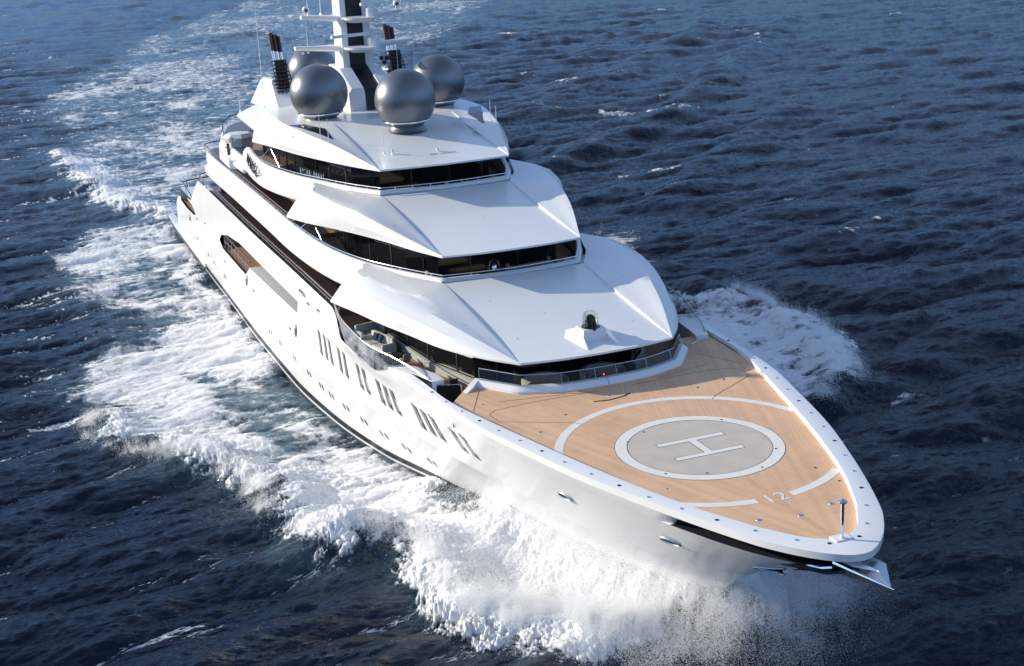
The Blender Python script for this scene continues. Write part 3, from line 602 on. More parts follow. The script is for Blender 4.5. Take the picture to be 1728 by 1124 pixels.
BC2=[(-9.8,3.97,1.37),(-13.4,5.1,1.80),(-17.0,6.25,2.20),(-20.3,7.4,2.36),(-24.0,8.3,2.34)]
AC2=[(-9.8,3.97,1.37),(-13.9,5.33,2.1),(-17.2,6.2,2.5),(-20.3,6.85,2.68),(-23.9,7.28,2.80)]
visor('middle_visor',-10.57,2.78,RC,AC2,BC2,LC2,FR,TP)
# top visor and roof
r3=[(-30.74,4.06,7.08),(-41.0,4.02,8.52),(-50.5,4.3,8.5)]
a3=[(-30.74,4.06,7.08),(-35,5.25,7.85),(-38.2,6.05,8.2),(-43,6.75,8.45),(-50.8,6.3,8.35)]
b3=[(-30.74,4.06,7.08),(-35,5.5,7.45),(-40,7.0,7.6),(-44,7.75,7.55),(-47.5,7.9,7.5)]
l3=[(-30.74,4.06,7.08),(-32.9,4.91,7.08),(-35.95,5.93,7.08),(-39.6,6.91,7.08),(-43.3,7.65,7.08),(-46.3,8.35,7.08)]
f3=[(-30.25,0,7.12),(-30.4,2,7.11),(-30.74,4.06,7.08)]; t3=[(-40.7,0,8.54),(-40.8,2,8.54),(-41.0,4.02,8.52)]
visor('upper_visor',0,0,r3,a3,b3,l3,f3,t3,rec=.12,endcap=False,ceil=6.97)
b=MB()
for s in (-1,1):
    b.grid([[(-46.3,s*8.33,7.0),(-50.8,s*7.1,6.85),(-58.4,s*7.0,7.05)],[(-46.3,s*8.35,7.08),(-50.8,s*7.15,7.0),(-58.4,s*7.02,7.12)],[(-47.5,s*7.9,7.5),(-51.2,s*7.1,7.45),(-58.3,s*6.9,7.3)],[(-50.8,s*6.3,8.35),(-54.5,s*6.0,8.15),(-58.0,s*5.5,7.9)],[(-50.5,s*4.3,8.5),(-54.5,s*4.3,8.4),(-58.0,s*4.2,8.2)],[(-50.5,0,8.54),(-54.5,0,8.5),(-58,0,8.4)]])
    b.grid([[(-41.0,s*4.02,8.52),(-50.5,s*4.3,8.5)],[(-40.7,0,8.54),(-50.5,0,8.54)]])
    b.grid([[(-58.4,s*7.0,7.05),(-58.3,s*6.9,7.3),(-58,s*5.5,7.9),(-58,s*4.2,8.2),(-58,0,8.4)],[(-58.4,s*7.0,6.95),(-58.4,s*6.9,6.95),(-58.2,s*5.5,6.95),(-58.2,s*4.2,6.95),(-58.2,0,6.95)]])
b.add([(-46.3,-8.3,6.96),(-50.8,-7.1,6.9),(-58.4,-7,6.96),(-58.4,7,6.96),(-50.8,7.1,6.9),(-46.3,8.3,6.96)],[(0,1,2,3,4,5)])
b.build('roof','white',yacht,sharp=24)
# dark skylights in the upper visor
def bary(s,pts,off):
    return [(x,s*y,z+off) for x,y,z in pts]
for s in (-1,1):
    P=[(-37.4,5.0,8.10),(-38.6,6.35,8.2),(-40.6,6.85,8.3),(-42.2,6.6,8.4),(-42.0,5.7,8.5),(-40.0,4.85,8.4)]
    # project on the shell: cast down on the visor surface
    bm=None; dg=bpy.context.evaluated_depsgraph_get(); vo=bpy.data.objects['upper_visor']; mw=vo.matrix_world.copy()
    if mw.translation.x==0: mw=Matrix.Translation(yacht.location)
    inv=mw.inverted(); Q=[]
    for x,y,z in P:
        hit,loc,_,_=vo.ray_cast(inv@Vector((x,s*y,z+DK+3)),Vector((0,0,-1))); wz=(mw@loc).z-DK if hit else z
        Q.append((x,s*y,wz+.03))
    cx=sum(q[0] for q in Q)/6; cy=sum(q[1] for q in Q)/6
    hit,loc,_,_=vo.ray_cast(inv@Vector((cx,cy,14+DK)),Vector((0,0,-1))); cz=(mw@loc).z-DK+.03
    b=MB(); b.add(Q+[(cx,cy,cz)],[(i,(i+1)%6,6) for i in range(6)]); b.build('skylight','glassdark',yacht,smooth=False)
# lettering on the roof edge
def on_panel(name,body,size,x,y,z,slope,m='black'):
    return text(name,body,size,m,yacht,Matrix.Translation((x,y,z))@Matrix.Rotation(slope,4,'Y')@Matrix.Rotation(PI/2,4,'Z'),.004,space=1.15)
dg=bpy.context.evaluated_depsgraph_get(); hit,loc,_,_=vo.ray_cast(inv@Vector((-32.4,.45,20)),Vector((0,0,-1)))
on_panel('registration_number','IMO 1012531',.27,-32.4,.45,(mw@loc).z-DK+.02,R(8.0))
# name in tall brush letters on the fin
b_=text('fin_name','AMADEA',1.25,'black',yacht,Matrix.Translation((-48.1,-8.24,5.05))@Matrix.Rotation(PI/2,4,'X')@Matrix.Rotation(R(-14),4,'Z')@Matrix.Diagonal((.62,1.15,1,1)),.02,shear=.5)
# ---- domes
for x,y,z,r in ((-43.74,-4.13,10.15,1.9),(-43.74,4.13,10.15,1.84),(-38.0,0.0,9.98,1.93),(-57.6,-1.1,10.0,1.86)):
    b=MB(); pr=[(r*math.sin(t),r*math.cos(t)) for t in np.linspace(0.001,2.55,40)]; pr=[(a,c) for a,c in pr]
    b.lathe((x,y,z),pr,64); o=b.build('radome','silver',yacht,sharp=60)
    b=MB(); b.lathe((x,y,z),[(r*.79,-r*.64),(r*.80,-r*.66),(r*.79,-r*.69),(r*.74,-r*.72)],48); b.build('radome_seam','chrome',o)
    b=MB(); b.lathe((x,y,z),[(r*.60,-r*.80),(r*.55,-r*.85),(r*.62,-r*(.98 if x>-40 else 1.1)),(r*.66,-r*(1.01 if x>-40 else 1.14))],40); b.build('radome_base','silver',o)
# ---- mast
b=MB(); hw=1.1
def sect(x0,x1,w,z): return [(x0,-w,z),(x0,w,z),(x1,w,z),(x1,-w,z)]
b.grid([sect(-48.4,-50.6,1.1,10.9),sect(-48.5,-50.6,1.02,14.0),sect(-48.6,-50.5,.95,19.5)],True)
b.add(sect(-48.6,-50.5,.95,19.5),[(0,1,2,3)]); b.build('mast_tower','white',yacht,smooth=False)
b=MB()
pr=[(-44.9,8.2),(-45.1,9.7),(-45.35,10.0),(-48.2,11.1),(-51.0,11.15),(-53.2,10.2),(-54,8.3)]
b.grid([[(x,-1.75 if z<9.8 else -1.45,z) for x,z in pr],[(x,-.62,z) for x,z in pr]]); b.grid([[(x,.62,z) for x,z in pr],[(x,1.75 if z<9.8 else 1.45,z) for x,z in pr]])
for s in (-1,1):
    b.add([(x,s*(1.75 if z<9.8 else 1.45),z) for x,z in pr],[tuple(range(len(pr)))]); b.add([(x,s*.62,z) for x,z in pr],[tuple(range(len(pr)))])
b.build('mast_housing','white',yacht,smooth=False)
b=MB(); b.grid([[(x,-.62,z) for x,z in ((-44.6,8.25),(-45.2,9.6),(-45.6,9.9),(-48.15,10.95),(-48.38,11.3),(-48.46,14),(-48.56,19.5))],[(x,.62 if z<11.2 else .5,z) for x,z in ((-44.6,8.25),(-45.2,9.6),(-45.6,9.9),(-48.15,10.95),(-48.38,11.3),(-48.46,14),(-48.56,19.5))]])
b.build('mast_ladder_trunk','black',yacht,smooth=False)
b=MB()
for z in np.arange(11.4,19,.28): b.box(-48.45,-48.40,-.42,.42,z,z+.035)
b.build('ladder_rung','frame',yacht,smooth=False)
b=MB()
for z in np.arange(8.75,10.0,.075):
    b.box(-46.9,-46.2,-1.79,-1.74,z,z+.03)
b.build('housing_louvre','frame',yacht,smooth=False)
for z,L,nm in ((12.45,4.2,0),(14.5,3.6,1)):
    for s in (-1,1):
        b=MB(); rows=[]
        for t in np.linspace(0,1,8):
            w=.62-.32*t; h=.34-.14*t; y=s*(1.0+(L-1.0)*t); c=(-49.3,y,z+.18*t)
            rows.append([(c[0]+w*math.cos(a),c[1],c[2]+h*math.sin(a)*(1 if math.sin(a)<0 else .45)) for a in np.linspace(0,2*PI,13)[:-1]])
        b.grid(rows,True); b.add(rows[-1],[tuple(range(12))]); o=b.build('spreader_arm','white',yacht)
        if nm:
            q=MB(); q.lathe((-49.2,s*(L-.35),z+.2),[(.07,0),(.07,.22),(.2,.3),(.24,.45),(.16,.62),(0,.66)],16); q.build('navigation_light','white',o)
            q=MB(); q.lathe((-49.0,s*(L-.35),z+.6),[(.0,.13),(.12,.07),(.13,-.05),(0,-.1)],12); q.build('lamp_lens','black',o)
        else:
            q=MB(); q.lathe((-49.2,s*(L-.5),z-.2),[(.0,-.12),(.07,-.08),(.09,.05)],10); q.build('camera_pod','white',o)
for z,bar,ang in ((12.45,4.2,.30),(14.45,1.6,.2)):
    b=MB(); b.lathe((-47.7,.15,z),[(0,-.32),(.8,-.28),(1.25,-.05),(1.25,.08),(0,.12)],24); o=b.build('radar_platform','white',yacht)
    b=MB(); b.lathe((-47.5,.9,z),[(.42,.1),(.42,.62),(.3,.68),(0,.7)],16); b.build('radar_motor','white',o)
    b=MB(); b.obox((-47.4,-.2 if bar>2 else .9,z+.92),R(90)+ang,bar,.22,.2); b.build('radar_scanner','white',o,smooth=False)
b=MB()
for dy,dz in ((-.3,0),(.05,-.02),(-.12,-.3),(.3,-.05)): b.lathe((-46.9,1.5+dy,11.75+dz),[(0,0),(.12,.04),(.16,.25),(.14,.3),(0,.3)],12,axis=(1,-.1,-.1))
b.build('signal_horn','black',yacht)
# ---- exhaust casings and stacks
for s in (-1,1):
    b=MB(); rr=[[(-58.3,s*5.9,8.0),(-50.6,s*5.4,8.2),(-50.4,s*3.3,8.4),(-58.3,s*3.3,8.3)],[(-57.2,s*5.2,9.75),(-54.3,s*5.0,9.85),(-54.2,s*3.7,9.85),(-57.2,s*3.6,9.75)],[(-57.0,s*5.0,9.95),(-54.6,s*4.85,10.0),(-54.5,s*3.9,10.0),(-57.0,s*3.8,9.95)]]
    b.grid(rr,True); b.add(rr[-1],[(0,1,2,3)]); b.build('exhaust_casing','white',yacht,sharp=20)
    b=MB(); c0=Vector((-53.6,s*4.3,9.2)); c1=Vector((-54.5,s*4.3,11.3))
    for k in range(9):
        t=k/8; c=c0*(1-t)+c1*t; w=1.15-.35*t
        b.obox((c.x,c.y,c.z),.0,w*1.5,w*1.15,.07,tilt=R(-10)); 
        for j in range(5): b.obox((c.x+w*.8,c.y-w*.5+j*w*.25,c.z),0,.12,.05,.16)
    b.obox((-54.0,s*4.3,10.2),0,1.0,.8,2.0,tilt=R(-22)); b.build('stack_louvre','black',yacht,smooth=False)
    for k,(ox,oy) in enumerate(((0,-.3),(.02,-.02),(.0,.27),(-.32,-.16),(-.32,.14))):
        q=MB(); p0=Vector((-54.1+ox,s*4.3+oy,10.4)); p1=Vector((-55.2+ox,s*4.3+oy,13.2 - .12*(k%3)))
        q.tube([p0,p0*.42+p1*.58],.138,12); o=q.build('exhaust_pipe','chrome',yacht)
        q=MB(); q.tube([p0*.43+p1*.57,p1],[.142,.142],12,cap=False); q.lathe(tuple(p1),[(.14,-.02),(.10,-.03),(.10,-.2)],12); q.build('pipe_tip','bronze' if k in(0,1) else 'black',o)
# ---- whip antennas and small roof fittings
for x,y,z,h in ((-53.2,-5.9,8.2,7.2),(-50,-2.9,14.6,4),(-50,-2.0,14.6,3.5),(-48,3.9,8.6,7.5),(-37.8,-5.7,7.95,1.7),(-36.6,-5.5,7.8,1.7),(-33.9,-2.8,7.3,1.9),(-37.6,5.55,8.0,1.5),(-36.3,5.45,7.8,1.5),(-49.2,-3.3,12.2,2.5),(-49.2,3.6,14.6,1.7),(-49.0,3.0,9.8,2.8),(-33.5,-2.4,7.3,.35),(-33.0,.3,7.2,.3),(-36.2,3.9,7.75,.3),(-60.5,-6.3,7.0,1.0)):
    b=MB(); b.tube([(x,y,z),(x,y,z+h)],[.03,.012] if h>1 else [.05,.05],6); b.lathe((x,y,z),[(.09,0),(.07,.15),(.03,.2)],8); 
    if h<.5: b.lathe((x,y,z+h),[(0,.1),(.09,.05),(.09,-.05),(0,-.1)],10)
    b.build('whip_antenna' if h>1 else 'roof_sensor','white',yacht)
b=MB(); b.grid([[(-38.5,3.3,8.35),(-38.5,3.9,8.4)],[(-37.6,3.4,8.45),(-37.6,4.0,8.42)],[(-35.2,4.0,7.72),(-35.2,4.25,7.7)]]); b.build('roof_fairing','white',yacht)
# ---- searchlight on the lower visor
b=MB(); zt=1.56
def vz(x): return float(np.interp(x,[-19.85,-9.3],[2.76,1.40]))-.12*math.sin(math.pi*float(np.interp(x,[-19.85,-9.3],[1,0])))**.8
x0=-11.9
b.add([(-12.6,-.55,vz(-12.6)+.52),(-11.6,-.55,vz(-12.6)+.50),(-11.6,.75,vz(-12.6)+.50),(-12.6,.75,vz(-12.6)+.52),(-12.7,-.6,vz(-12.7)-.05),(-11.5,-.6,vz(-12)-.2),(-11.5,.8,vz(-12)-.2),(-12.7,.8,vz(-12.7)-.05)],[(0,1,2,3),(0,4,5,1),(1,5,6,2),(2,6,7,3),(3,7,4,0)])
b.build('searchlight_plinth','white',yacht,smooth=False)
b=MB()
for s in (-1,1):
    yy=.1+s*1.15; b.add([(-13.6,yy-s*.3,vz(-13.6)-.02),(-12.6,yy-s*.45,vz(-12.6)+.42),(-11.5,yy-s*.45,vz(-11.5)+.30),(-10.1,yy-s*.2,vz(-10.1)-.02),(-10.2,yy-s*.1,vz(-10.2)-.03),(-12.5,yy+s*.35,vz(-12.5)-.03)],[(0,1,5),(1,2,5),(2,4,5),(2,3,4)]); b.add([(-13.6,yy-s*.3,vz(-13.6)-.02),(-12.6,yy-s*.45,vz(-12.6)+.42),(-11.5,yy-s*.45,vz(-11.5)+.30),(-10.1,yy-s*.2,vz(-10.1)-.02),(-11.5,yy-s*.5,vz(-11.5)-.1),(-12.6,yy-s*.5,vz(-12.6)-.1)],[(0,5,1),(1,5,4,2),(2,4,3)])
b.build('searchlight_fairing','white',yacht,smooth=False)
b=MB(); zc=vz(-12.1)+.46; b.lathe((-12.1,.1,zc),[(.52,0),(.52,.12),(.42,.14),(.0,.16)],20); b.lathe((-12.1,.1,zc+.48),[(0,-.18),(.22,-.16),(.24,.14),(.0,.16)],16,axis=(1,-.2,.1)); b.box(-12.3,-11.9,-.15,.35,zc+.14,zc+.4); b.build('searchlight','black',yacht)
b=MB(); b.lathe((-12.1,.1,zc+.05),[(.47,0),(.40,.72),(.30,.80),(0,.82)],20); b.build('searchlight_cover','glass',yacht)
for o in [o for o in bpy.data.objects if o.name.startswith('searchlight')]:
    for v in o.data.vertices: v.co.x=v.co.x*.9+.1*(-11.9+40)+.85; v.co.y=v.co.y*.88+.22; v.co.z-=.13
# flush fittings on the visors
for x,y in ((-14.6,-4.95),(-19,-5.6),(-14.8,-.6),(-17.5,5.1),(-25.5,-4.9),(-29,-6.3),(-25.5,.3),(-35,.8),(-39.5,-4.8),(-17.2,-2.6),(-12.5,-3.0),(-12.4,3.1),(-28,3.0),(-24.5,5.2)):
    best=None
    for nm in ('lower_visor','middle_visor','upper_visor'):
        hit,loc,_,_=bpy.data.objects[nm].ray_cast(inv@Vector((x,y,30)),Vector((0,0,-1)))
        if hit and (best is None or loc.z>best): best=loc.z
    if best is not None: q=MB(); q.lathe((x,y,(mw@Vector((0,0,best))).z-DK),[(0,.012),(.04,.01),(.05,0)],10); q.build('flush_fitting','greypaint',yacht)
# ---- pod on the aft terrace and its underside box
b=MB(); b.lathe((-57.6,-7.2,4.45),[(1.0,0),(1.05,.95),(1.2,1.0),(1.3,1.25),(.9,1.5),(0,1.55)],8); o=b.build('wing_station','white',yacht,smooth=False)
b=MB(); b.prism([(-60,-8.35),(-55.2,-8.5),(-54.4,-7.6),(-60,-7.3)],3.75,4.38); b.build('wing_underbox','white',yacht,smooth=False)
b=MB(); b.lathe((-57.6,-7.2,4.45),[(1.07,.5),(1.09,.52),(1.09,.56)],8); b.build('station_stripe','redbrown',o)
for x,y in ((-58.4,-7.9),(-57.0,-8.15),(-56.8,-8.1)): q=MB(); q.box(x,x+.12,y-.1,y,4.5,5.35); q.build('station_slot','frame',o,smooth=False)
# sloping glazed wing at the aft end of the upper and middle tier windows
for dx,dz in ((0,0),(10.2,-2.85)):
    for s in (-1,1):
        b=MB(); b.add([(-47.0+dx,s*7.75,5.7+dz),(-44.0+dx,s*7.5,6.95+dz),(-42.0+dx,s*7.2,6.95+dz),(-43.0+dx,s*7.35,5.65+dz)],[(0,1,2,3)]); b.build('wing_glass','glass',yacht,smooth=False)
        b=MB(); b.tube([(-47.0+dx,s*7.75,5.7+dz),(-44.0+dx,s*7.5,6.95+dz)],.028,6); b.tube([(-43.0+dx,s*7.35,5.65+dz),(-44.6+dx,s*7.5,6.7+dz)],.018,6); b.tube([(-44.0+dx,s*7.5,6.95+dz),(-42.0+dx,s*7.2,6.95+dz)],.03,6); b.build('wing_glass_frame','steel',yacht)

# ---------------------------------------------------------------- furniture on the terraces: things of their own
def sofa(loc,rz,L,label,group=None,cushions=(),m='fabric',back=.42):
    t=thing('outdoor_sofa',loc,label,'sofa',group,rz); q=lambda b,n,mm,par=t:local(b,n,mm,par)
    b=MB(); b.box(-.45,.40,-L/2,L/2,.0,.22); q(b,'base','frame')
    b=MB(); n=max(1,round(L/.9))
    for k in range(n): rbox(b,-.30,.42,-L/2+k*L/n+.015,-L/2+(k+1)*L/n-.015,.22,.44,.05)
    q(b,'seat_cushion',m)
    b=MB(); rbox(b,-.50,-.28,-L/2,L/2,.1,.44+back,.06); q(b,'backrest',m)
    for s in (-1,1): b=MB(); rbox(b,-.48,.42,s*L/2-.09,s*L/2+.09,.1,.62,.05); q(b,'armrest',m)
    for y,mm,tl in cushions:
        c=thing('cushion',(0,0,0),CUSH[mm][0],'cushion',CUSH[mm][1]); M4=Matrix.Translation((loc[0],loc[1],loc[2]+DK))@Matrix.Rotation(rz,4,'Z')@Matrix.Translation((-.14,y,.68))@Matrix.Rotation(R(-22),4,'Y')@Matrix.Rotation(R(tl),4,'X')
        c.matrix_world=M4; b=MB(); pillow(b,.13,.46); local(b,'cushion_cover',mm,c)
    return t
CUSH={'cushion':('pale square cushion resting on a grey terrace sofa','scatter cushions on the terrace sofas'),'navy':('navy blue square cushion on a terrace sofa','navy cushions')}
def local(b,name,m,parent,smooth=True):
    me=bpy.data.meshes.new(name); me.from_pydata(b.V,[],b.F); me.materials.append(M[m])
    bm=bmesh.new(); bm.from_mesh(me); bmesh.ops.recalc_face_normals(bm,faces=bm.faces)
    for f in bm.faces: f.smooth=smooth
    for e in bm.edges:
        if len(e.link_faces)==2 and e.calc_face_angle(0)>R(40): e.smooth=False
    bm.to_mesh(me); bm.free(); o=bpy.data.objects.new(name,me); link(o,parent); return o
def rbox(b,x0,x1,y0,y1,z0,z1,r):
    """box with rounded vertical and top edges"""
    def ring(i,z):
        out=[]; 
        for cx,cy,a0 in ((x1-r,y1-r,0),(x0+r,y1-r,90),(x0+r,y0+r,180),(x1-r,y0+r,270)):
            for k in range(4): a=R(a0+k*30); out.append((cx+(r-i)*math.cos(a),cy+(r-i)*math.sin(a),z))
        return out
    rows=[ring(0,z0),ring(0,z1-r),ring(r*.3,z1-r*.3),ring(r*.95,z1)]; b.grid(rows,True); b.add(rows[-1],[tuple(range(16))])
def pillow(b,t,s):
    n=9
    for sg in (-1,1):
        rows=[]
        for i in range(n):
            row=[]
            for j in range(n):
                u=(i/(n-1)-.5)*2; v=(j/(n-1)-.5)*2; h=(max(0,(1-u**4)*(1-v**4)))**.5*t/2; k=1-.10*(u*u*(1-abs(v))+v*v*(1-abs(u))); row.append((sg*h,u*s/2*k,v*s/2*k))
            rows.append(row)
        b.grid(rows)
def chair(loc,rz,label,group=None,m='cushion'):
    t=thing('terrace_chair',loc,label,'chair',group,rz)
    b=MB(); rbox(b,-.24,.26,-.25,.25,.38,.48,.04); local(b,'seat',m,t)
    b=MB(); b.add([(-.22,-.24,.46),(-.22,.24,.46),(-.34,.23,.92),(-.34,-.23,.92),(-.27,-.24,.46),(-.27,.24,.46),(-.39,.23,.92),(-.39,-.23,.92)],[(0,1,2,3),(7,6,5,4),(0,4,5,1),(2,6,7,3),(0,3,7,4),(1,5,6,2)]); local(b,'backrest',m,t)
    for x in (-.22,.23):
        for y in (-.24,.24): b=MB(); b.tube([(x*1.1,y*1.05,0),(x,y,.40)],.018,6); local(b,'leg','frame',t)
    for s in (-1,1): b=MB(); b.tube([(.24,s*.27,.40),(.24,s*.27,.64),(-.28,s*.27,.66)],.016,6); local(b,'armrest','frame',t)
    return t
def table(loc,rz,L,W,label,h=.72,m='tablewood',cat='table'):
    t=thing('terrace_table',loc,label,cat,None,rz)
    b=MB(); rbox(b,-L/2,L/2,-W/2,W/2,h-.05,h,.02); local(b,'tabletop',m,t)
    for x in (-1,1):
        for y in (-1,1): b=MB(); b.tube([(x*(L/2-.08),y*(W/2-.08),0),(x*(L/2-.08),y*(W/2-.08),h-.05)],.028,6); local(b,'leg','frame',t)
    return t
sofa((-24.0,-2.55,1.62+.25),R(-6),2.3,'grey sofa with pale cushions left of the brass lantern behind the middle tier rail',cushions=((-.7,'cushion',8),(-.2,'cushion',-10),(.45,'cushion',5)))
sofa((-23.6,2.0,1.62+.25),R(6),2.6,'grey sofa right of the brass lantern behind the middle tier rail',cushions=((.5,'cushion',4),(.95,'cushion',-8)))
sofa((-34.0,.55,4.47+.2),R(2),3.6,'long grey sofa under the top visor front window',cushions=((-1.1,'cushion',60),(1.3,'cushion',-8)))
sofa((-24.4,.1,1.6),0,.9,'small dark seat between the two grey middle tier sofas',m='frame',back=.2)
table((-33.2,2.2,4.47),0,.6,.6,'small square side table beside the long grey sofa on the top tier',h=.75,m='fabric')
# lantern
t=thing('lantern',(-22.9,-.15,1.62+.2),'domed brass lantern on a stand between the two middle tier sofas','lantern')
b=MB(); b.tube([(0,-.3,0),(0,-.3,.75),(0,-.22,.98),(0,0,1.1),(0,.22,.98),(0,.3,.75),(0,.3,0)],.03,6); local(b,'arch_frame','steel',t)
b=MB(); b.lathe((0,0,.55),[(0,.4),(.05,.36),(.14,.16),(.17,0),(0,0)],14); local(b,'bell','chrome',t)
# round planters / loungers behind the windbreak
for (x,y,lab) in ((-11.4,-2.1,'curved stone coloured lounge seat behind the windbreak, nearer the gangway side'),(-11.3,.9,'curved stone coloured lounge seat behind the windbreak beside the small red lamp')):
    t=thing('lounge_seat',(x,y,-1.15),lab,'lounge seat'); b=MB()
    A=np.linspace(R(-20),R(200),20)
    rows=[[(r*math.cos(a+R(90)),r*math.sin(a+R(90)),z) for a in A] for r,z in ((1.15,0),(1.15,.92),(1.05,1.0),(.85,1.0),(.8,.9),(.8,.45),(.2,.42))]; b.grid(rows); local(b,'seat_shell','fabric',t)
    b=MB(); b.lathe((0,0,0),[(.2,0),(.2,.4),(.55,.42),(.55,.46),(0,.46)],20); local(b,'round_table','glassdark',t)
t=thing('red_lamp',(-10.4,.55,-.15),'tiny glowing red lamp behind the windbreak glass','lamp'); b=MB(); b.lathe((0,0,0),[(.0,.0),(.035,.01),(.035,.05),(.02,.07),(0,.08)],10); local(b,'lamp_globe','lensred',t)
b=MB(); b.lathe((0,0,-.98),[(.12,0),(.12,.03),(.02,.05),(.02,.97),(.06,.98)],10); local(b,'lamp_stand','steel',t)
Zf=-1.15
table((-12.9,-6.6,Zf+.0),R(20),.9,.9,'small square table by the dark gate at the front of the side terrace',m='wood')
chair((-13.4,-7.0,Zf),R(40),'white terrace chair nearest the dark gate, with blue stripe cushion','white chairs')
bk=chair((-13.9,-6.1,Zf),R(200),'black-backed terrace chair standing behind the dark gate',m='frame')
chair((-12.6,-5.9,Zf),R(250),'white chair close to the deckhouse corner beside the small table')
table((-16.7,-7.0,Zf),R(12),1.5,.9,'dark rectangular table in the middle of the side terrace',m='wood')
chair((-17.4,-7.7,Zf),R(60),'dark chair outboard of the rectangular terrace table',m='frame'); chair((-16.0,-7.7,Zf),R(90),'second dark chair outboard of the rectangular terrace table, nearer the bow',m='frame')
sofa((-22.6,-7.2,Zf),R(-75),2.2,'pale sofa with navy cushions against the aft end of the side terrace',m='cushion',cushions=((-.4,'navy',5),(.1,'navy',-6)))
sofa((-24.8,-6.9,Zf),R(15),1.6,'short pale sofa at the aft end of the side terrace under the visor',m='cushion')
table((-21.2,-7.9,Zf),R(10),.8,.8,'low white table in front of the pale terrace sofa',h=.42,m='white')
chair((-19.6,-7.6,Zf),R(170),'white armchair facing the low white terrace table')
chair((-18.9,-6.9,Zf),R(200),'grey armchair near the deckhouse wall behind the low white table',m='fabric')
table((-19.9,-7.0,Zf),0,.7,.7,'small dark side table between the armchairs of the side terrace',h=.5,m='frame')
# middle tier side: massage benches and equipment seen through the opening
for k,(x,y) in enumerate(((-29.0,-6.3),(-31.8,-6.7),(-26.2,-5.7))):
    t=thing('exercise_bench',(x,y,1.62),('black exercise bench nearest the stern on the middle side deck','black exercise bench between two others on the middle side deck','black exercise bench nearest the bow on the middle side deck')[(1,0,2)[k]],'bench','black benches on the middle side deck',R(15))
    b=MB(); rbox(b,-.9,.9,-.28,.28,.45,.6,.06); local(b,'pad','frame',t)
    for sx in (-1,1): b=MB(); b.tube([(sx*.7,-.25,0),(sx*.7,-.2,.46),(sx*.7,.2,.46),(sx*.7,.25,0)],.03,6); local(b,'leg','steel',t)
    b=MB(); b.tube([(-.8,-.3,.6),(-.8,-.3,1.25),(-.8,.3,1.25),(-.8,.3,.6)],.03,6); local(b,'handle_frame','chrome',t)
t=thing('bar_counter',(-39.5,-6.0,4.47),'bar counter with a row of bright bottles along the top tier side window','bar counter',None,R(10))
b=MB(); rbox(b,-2,2,-.3,.3,0,1.05,.03); local(b,'counter','frame',t)
for k in range(16):
    b=MB(); b.lathe((-1.8+k*.24,.05*(k%3-1),1.05),[(.045,0),(.045,.2+.02*(k%4)),(.016,.27),(.016,.34),(0,.35)],8); local(b,'bottle','chrome' if k%2 else 'white',t)
# aft terrace and aft deck items
for (x,y,z,lab) in ((-62.5,-5.6,4.47,'brown wicker chair on the top aft terrace beside the wing pod'),(-69.3,-6.6,-1.15,'dark upholstered chair at the aft end of the long side deck')): chair((x,y,z),R(120),lab,m='wood' if z>0 else 'frame')
sofa((-78.8,-7.2,-3.45),R(90),2.0,'blue and white sofa in the open quarter near the stern',m='cushion',cushions=((-.5,'navy',0),(.4,'navy',0)))

# ---------------------------------------------------------------- the sea
rng=np.random.default_rng(7)
def fft_tile(L,N,lam_peak,lam_min,wdir,rms,spread=2,seed=1,p=4.0,chop=0.):
    r=np.random.default_rng(seed); k=2*np.pi*np.fft.fftfreq(N,L/N); kx,ky=np.meshgrid(k,k,indexing='ij'); kk=np.hypot(kx,ky); kk[0,0]=1
    kp=2*np.pi/lam_peak; S=np.exp(-1.1*(kp/kk)**2)/kk**p*np.exp(-(kk*lam_min/2/np.pi)**2)
    c=(kx*np.cos(wdir)+ky*np.sin(wdir))/kk; S*=np.maximum(.012,np.abs(c)**spread); S[0,0]=0
    H=np.sqrt(S)*(r.normal(size=(N,N))+1j*r.normal(size=(N,N))); h=np.fft.ifft2(H); s=rms/np.std(h.real)
    out=[h.real*s]
    out+= [np.fft.ifft2(-1j*kx/kk*H).real*s*chop,np.fft.ifft2(-1j*ky/kk*H).real*s*chop]
    return [o.astype(np.float32) for o in out]
def samp(T,L,x,y,rot=0.):
    N=T.shape[0]; c,s=math.cos(rot),math.sin(rot); u=((x*c+y*s)/L*N)%N; v=((-x*s+y*c)/L*N)%N
    i=np.floor(u).astype(int);j=np.floor(v).astype(int); a=u-i;b=v-j; i%=N;j%=N; i1=(i+1)%N;j1=(j+1)%N
    return T[i,j]*(1-a)*(1-b)+T[i1,j]*a*(1-b)+T[i,j1]*(1-a)*b+T[i1,j1]*a*b
def fbm_tile(N,beta,seed):
    r=np.random.default_rng(seed); k=np.fft.fftfreq(N)*N; kk=np.hypot(*np.meshgrid(k,k)); kk[0,0]=1; A=kk**(-beta); A[0,0]=0
    h=np.fft.ifft2(A*np.exp(2j*np.pi*r.random((N,N)))).real; return ((h-h.mean())/h.std()).astype(np.float32)
WD=math.atan2(-.02,-1)      # direction the waves travel along
WDIR=R(10)
TA=fft_tile(137.,1024,10.,.9,WDIR,.20,12,11,p=4.4,chop=1.15)
TB=fft_tile(31.,1024,3.0,.10,WDIR-.15,.046,6,12,p=3.6,chop=.9)
def squeeze(T,L):
    h=L/T[1].shape[0]; return (-(np.roll(T[1],-1,0)-np.roll(T[1],1,0))/(2*h)-(np.roll(T[2],-1,1)-np.roll(T[2],1,1))/(2*h)).astype(np.float32)
JA=squeeze(TA,137.); JB=squeeze(TB,31.); JA/=JA.std(); JB/=JB.std()
NW=fbm_tile(1024,1.35,5); NL=fbm_tile(1024,1.15,6); NB=fbm_tile(1024,2.1,8)
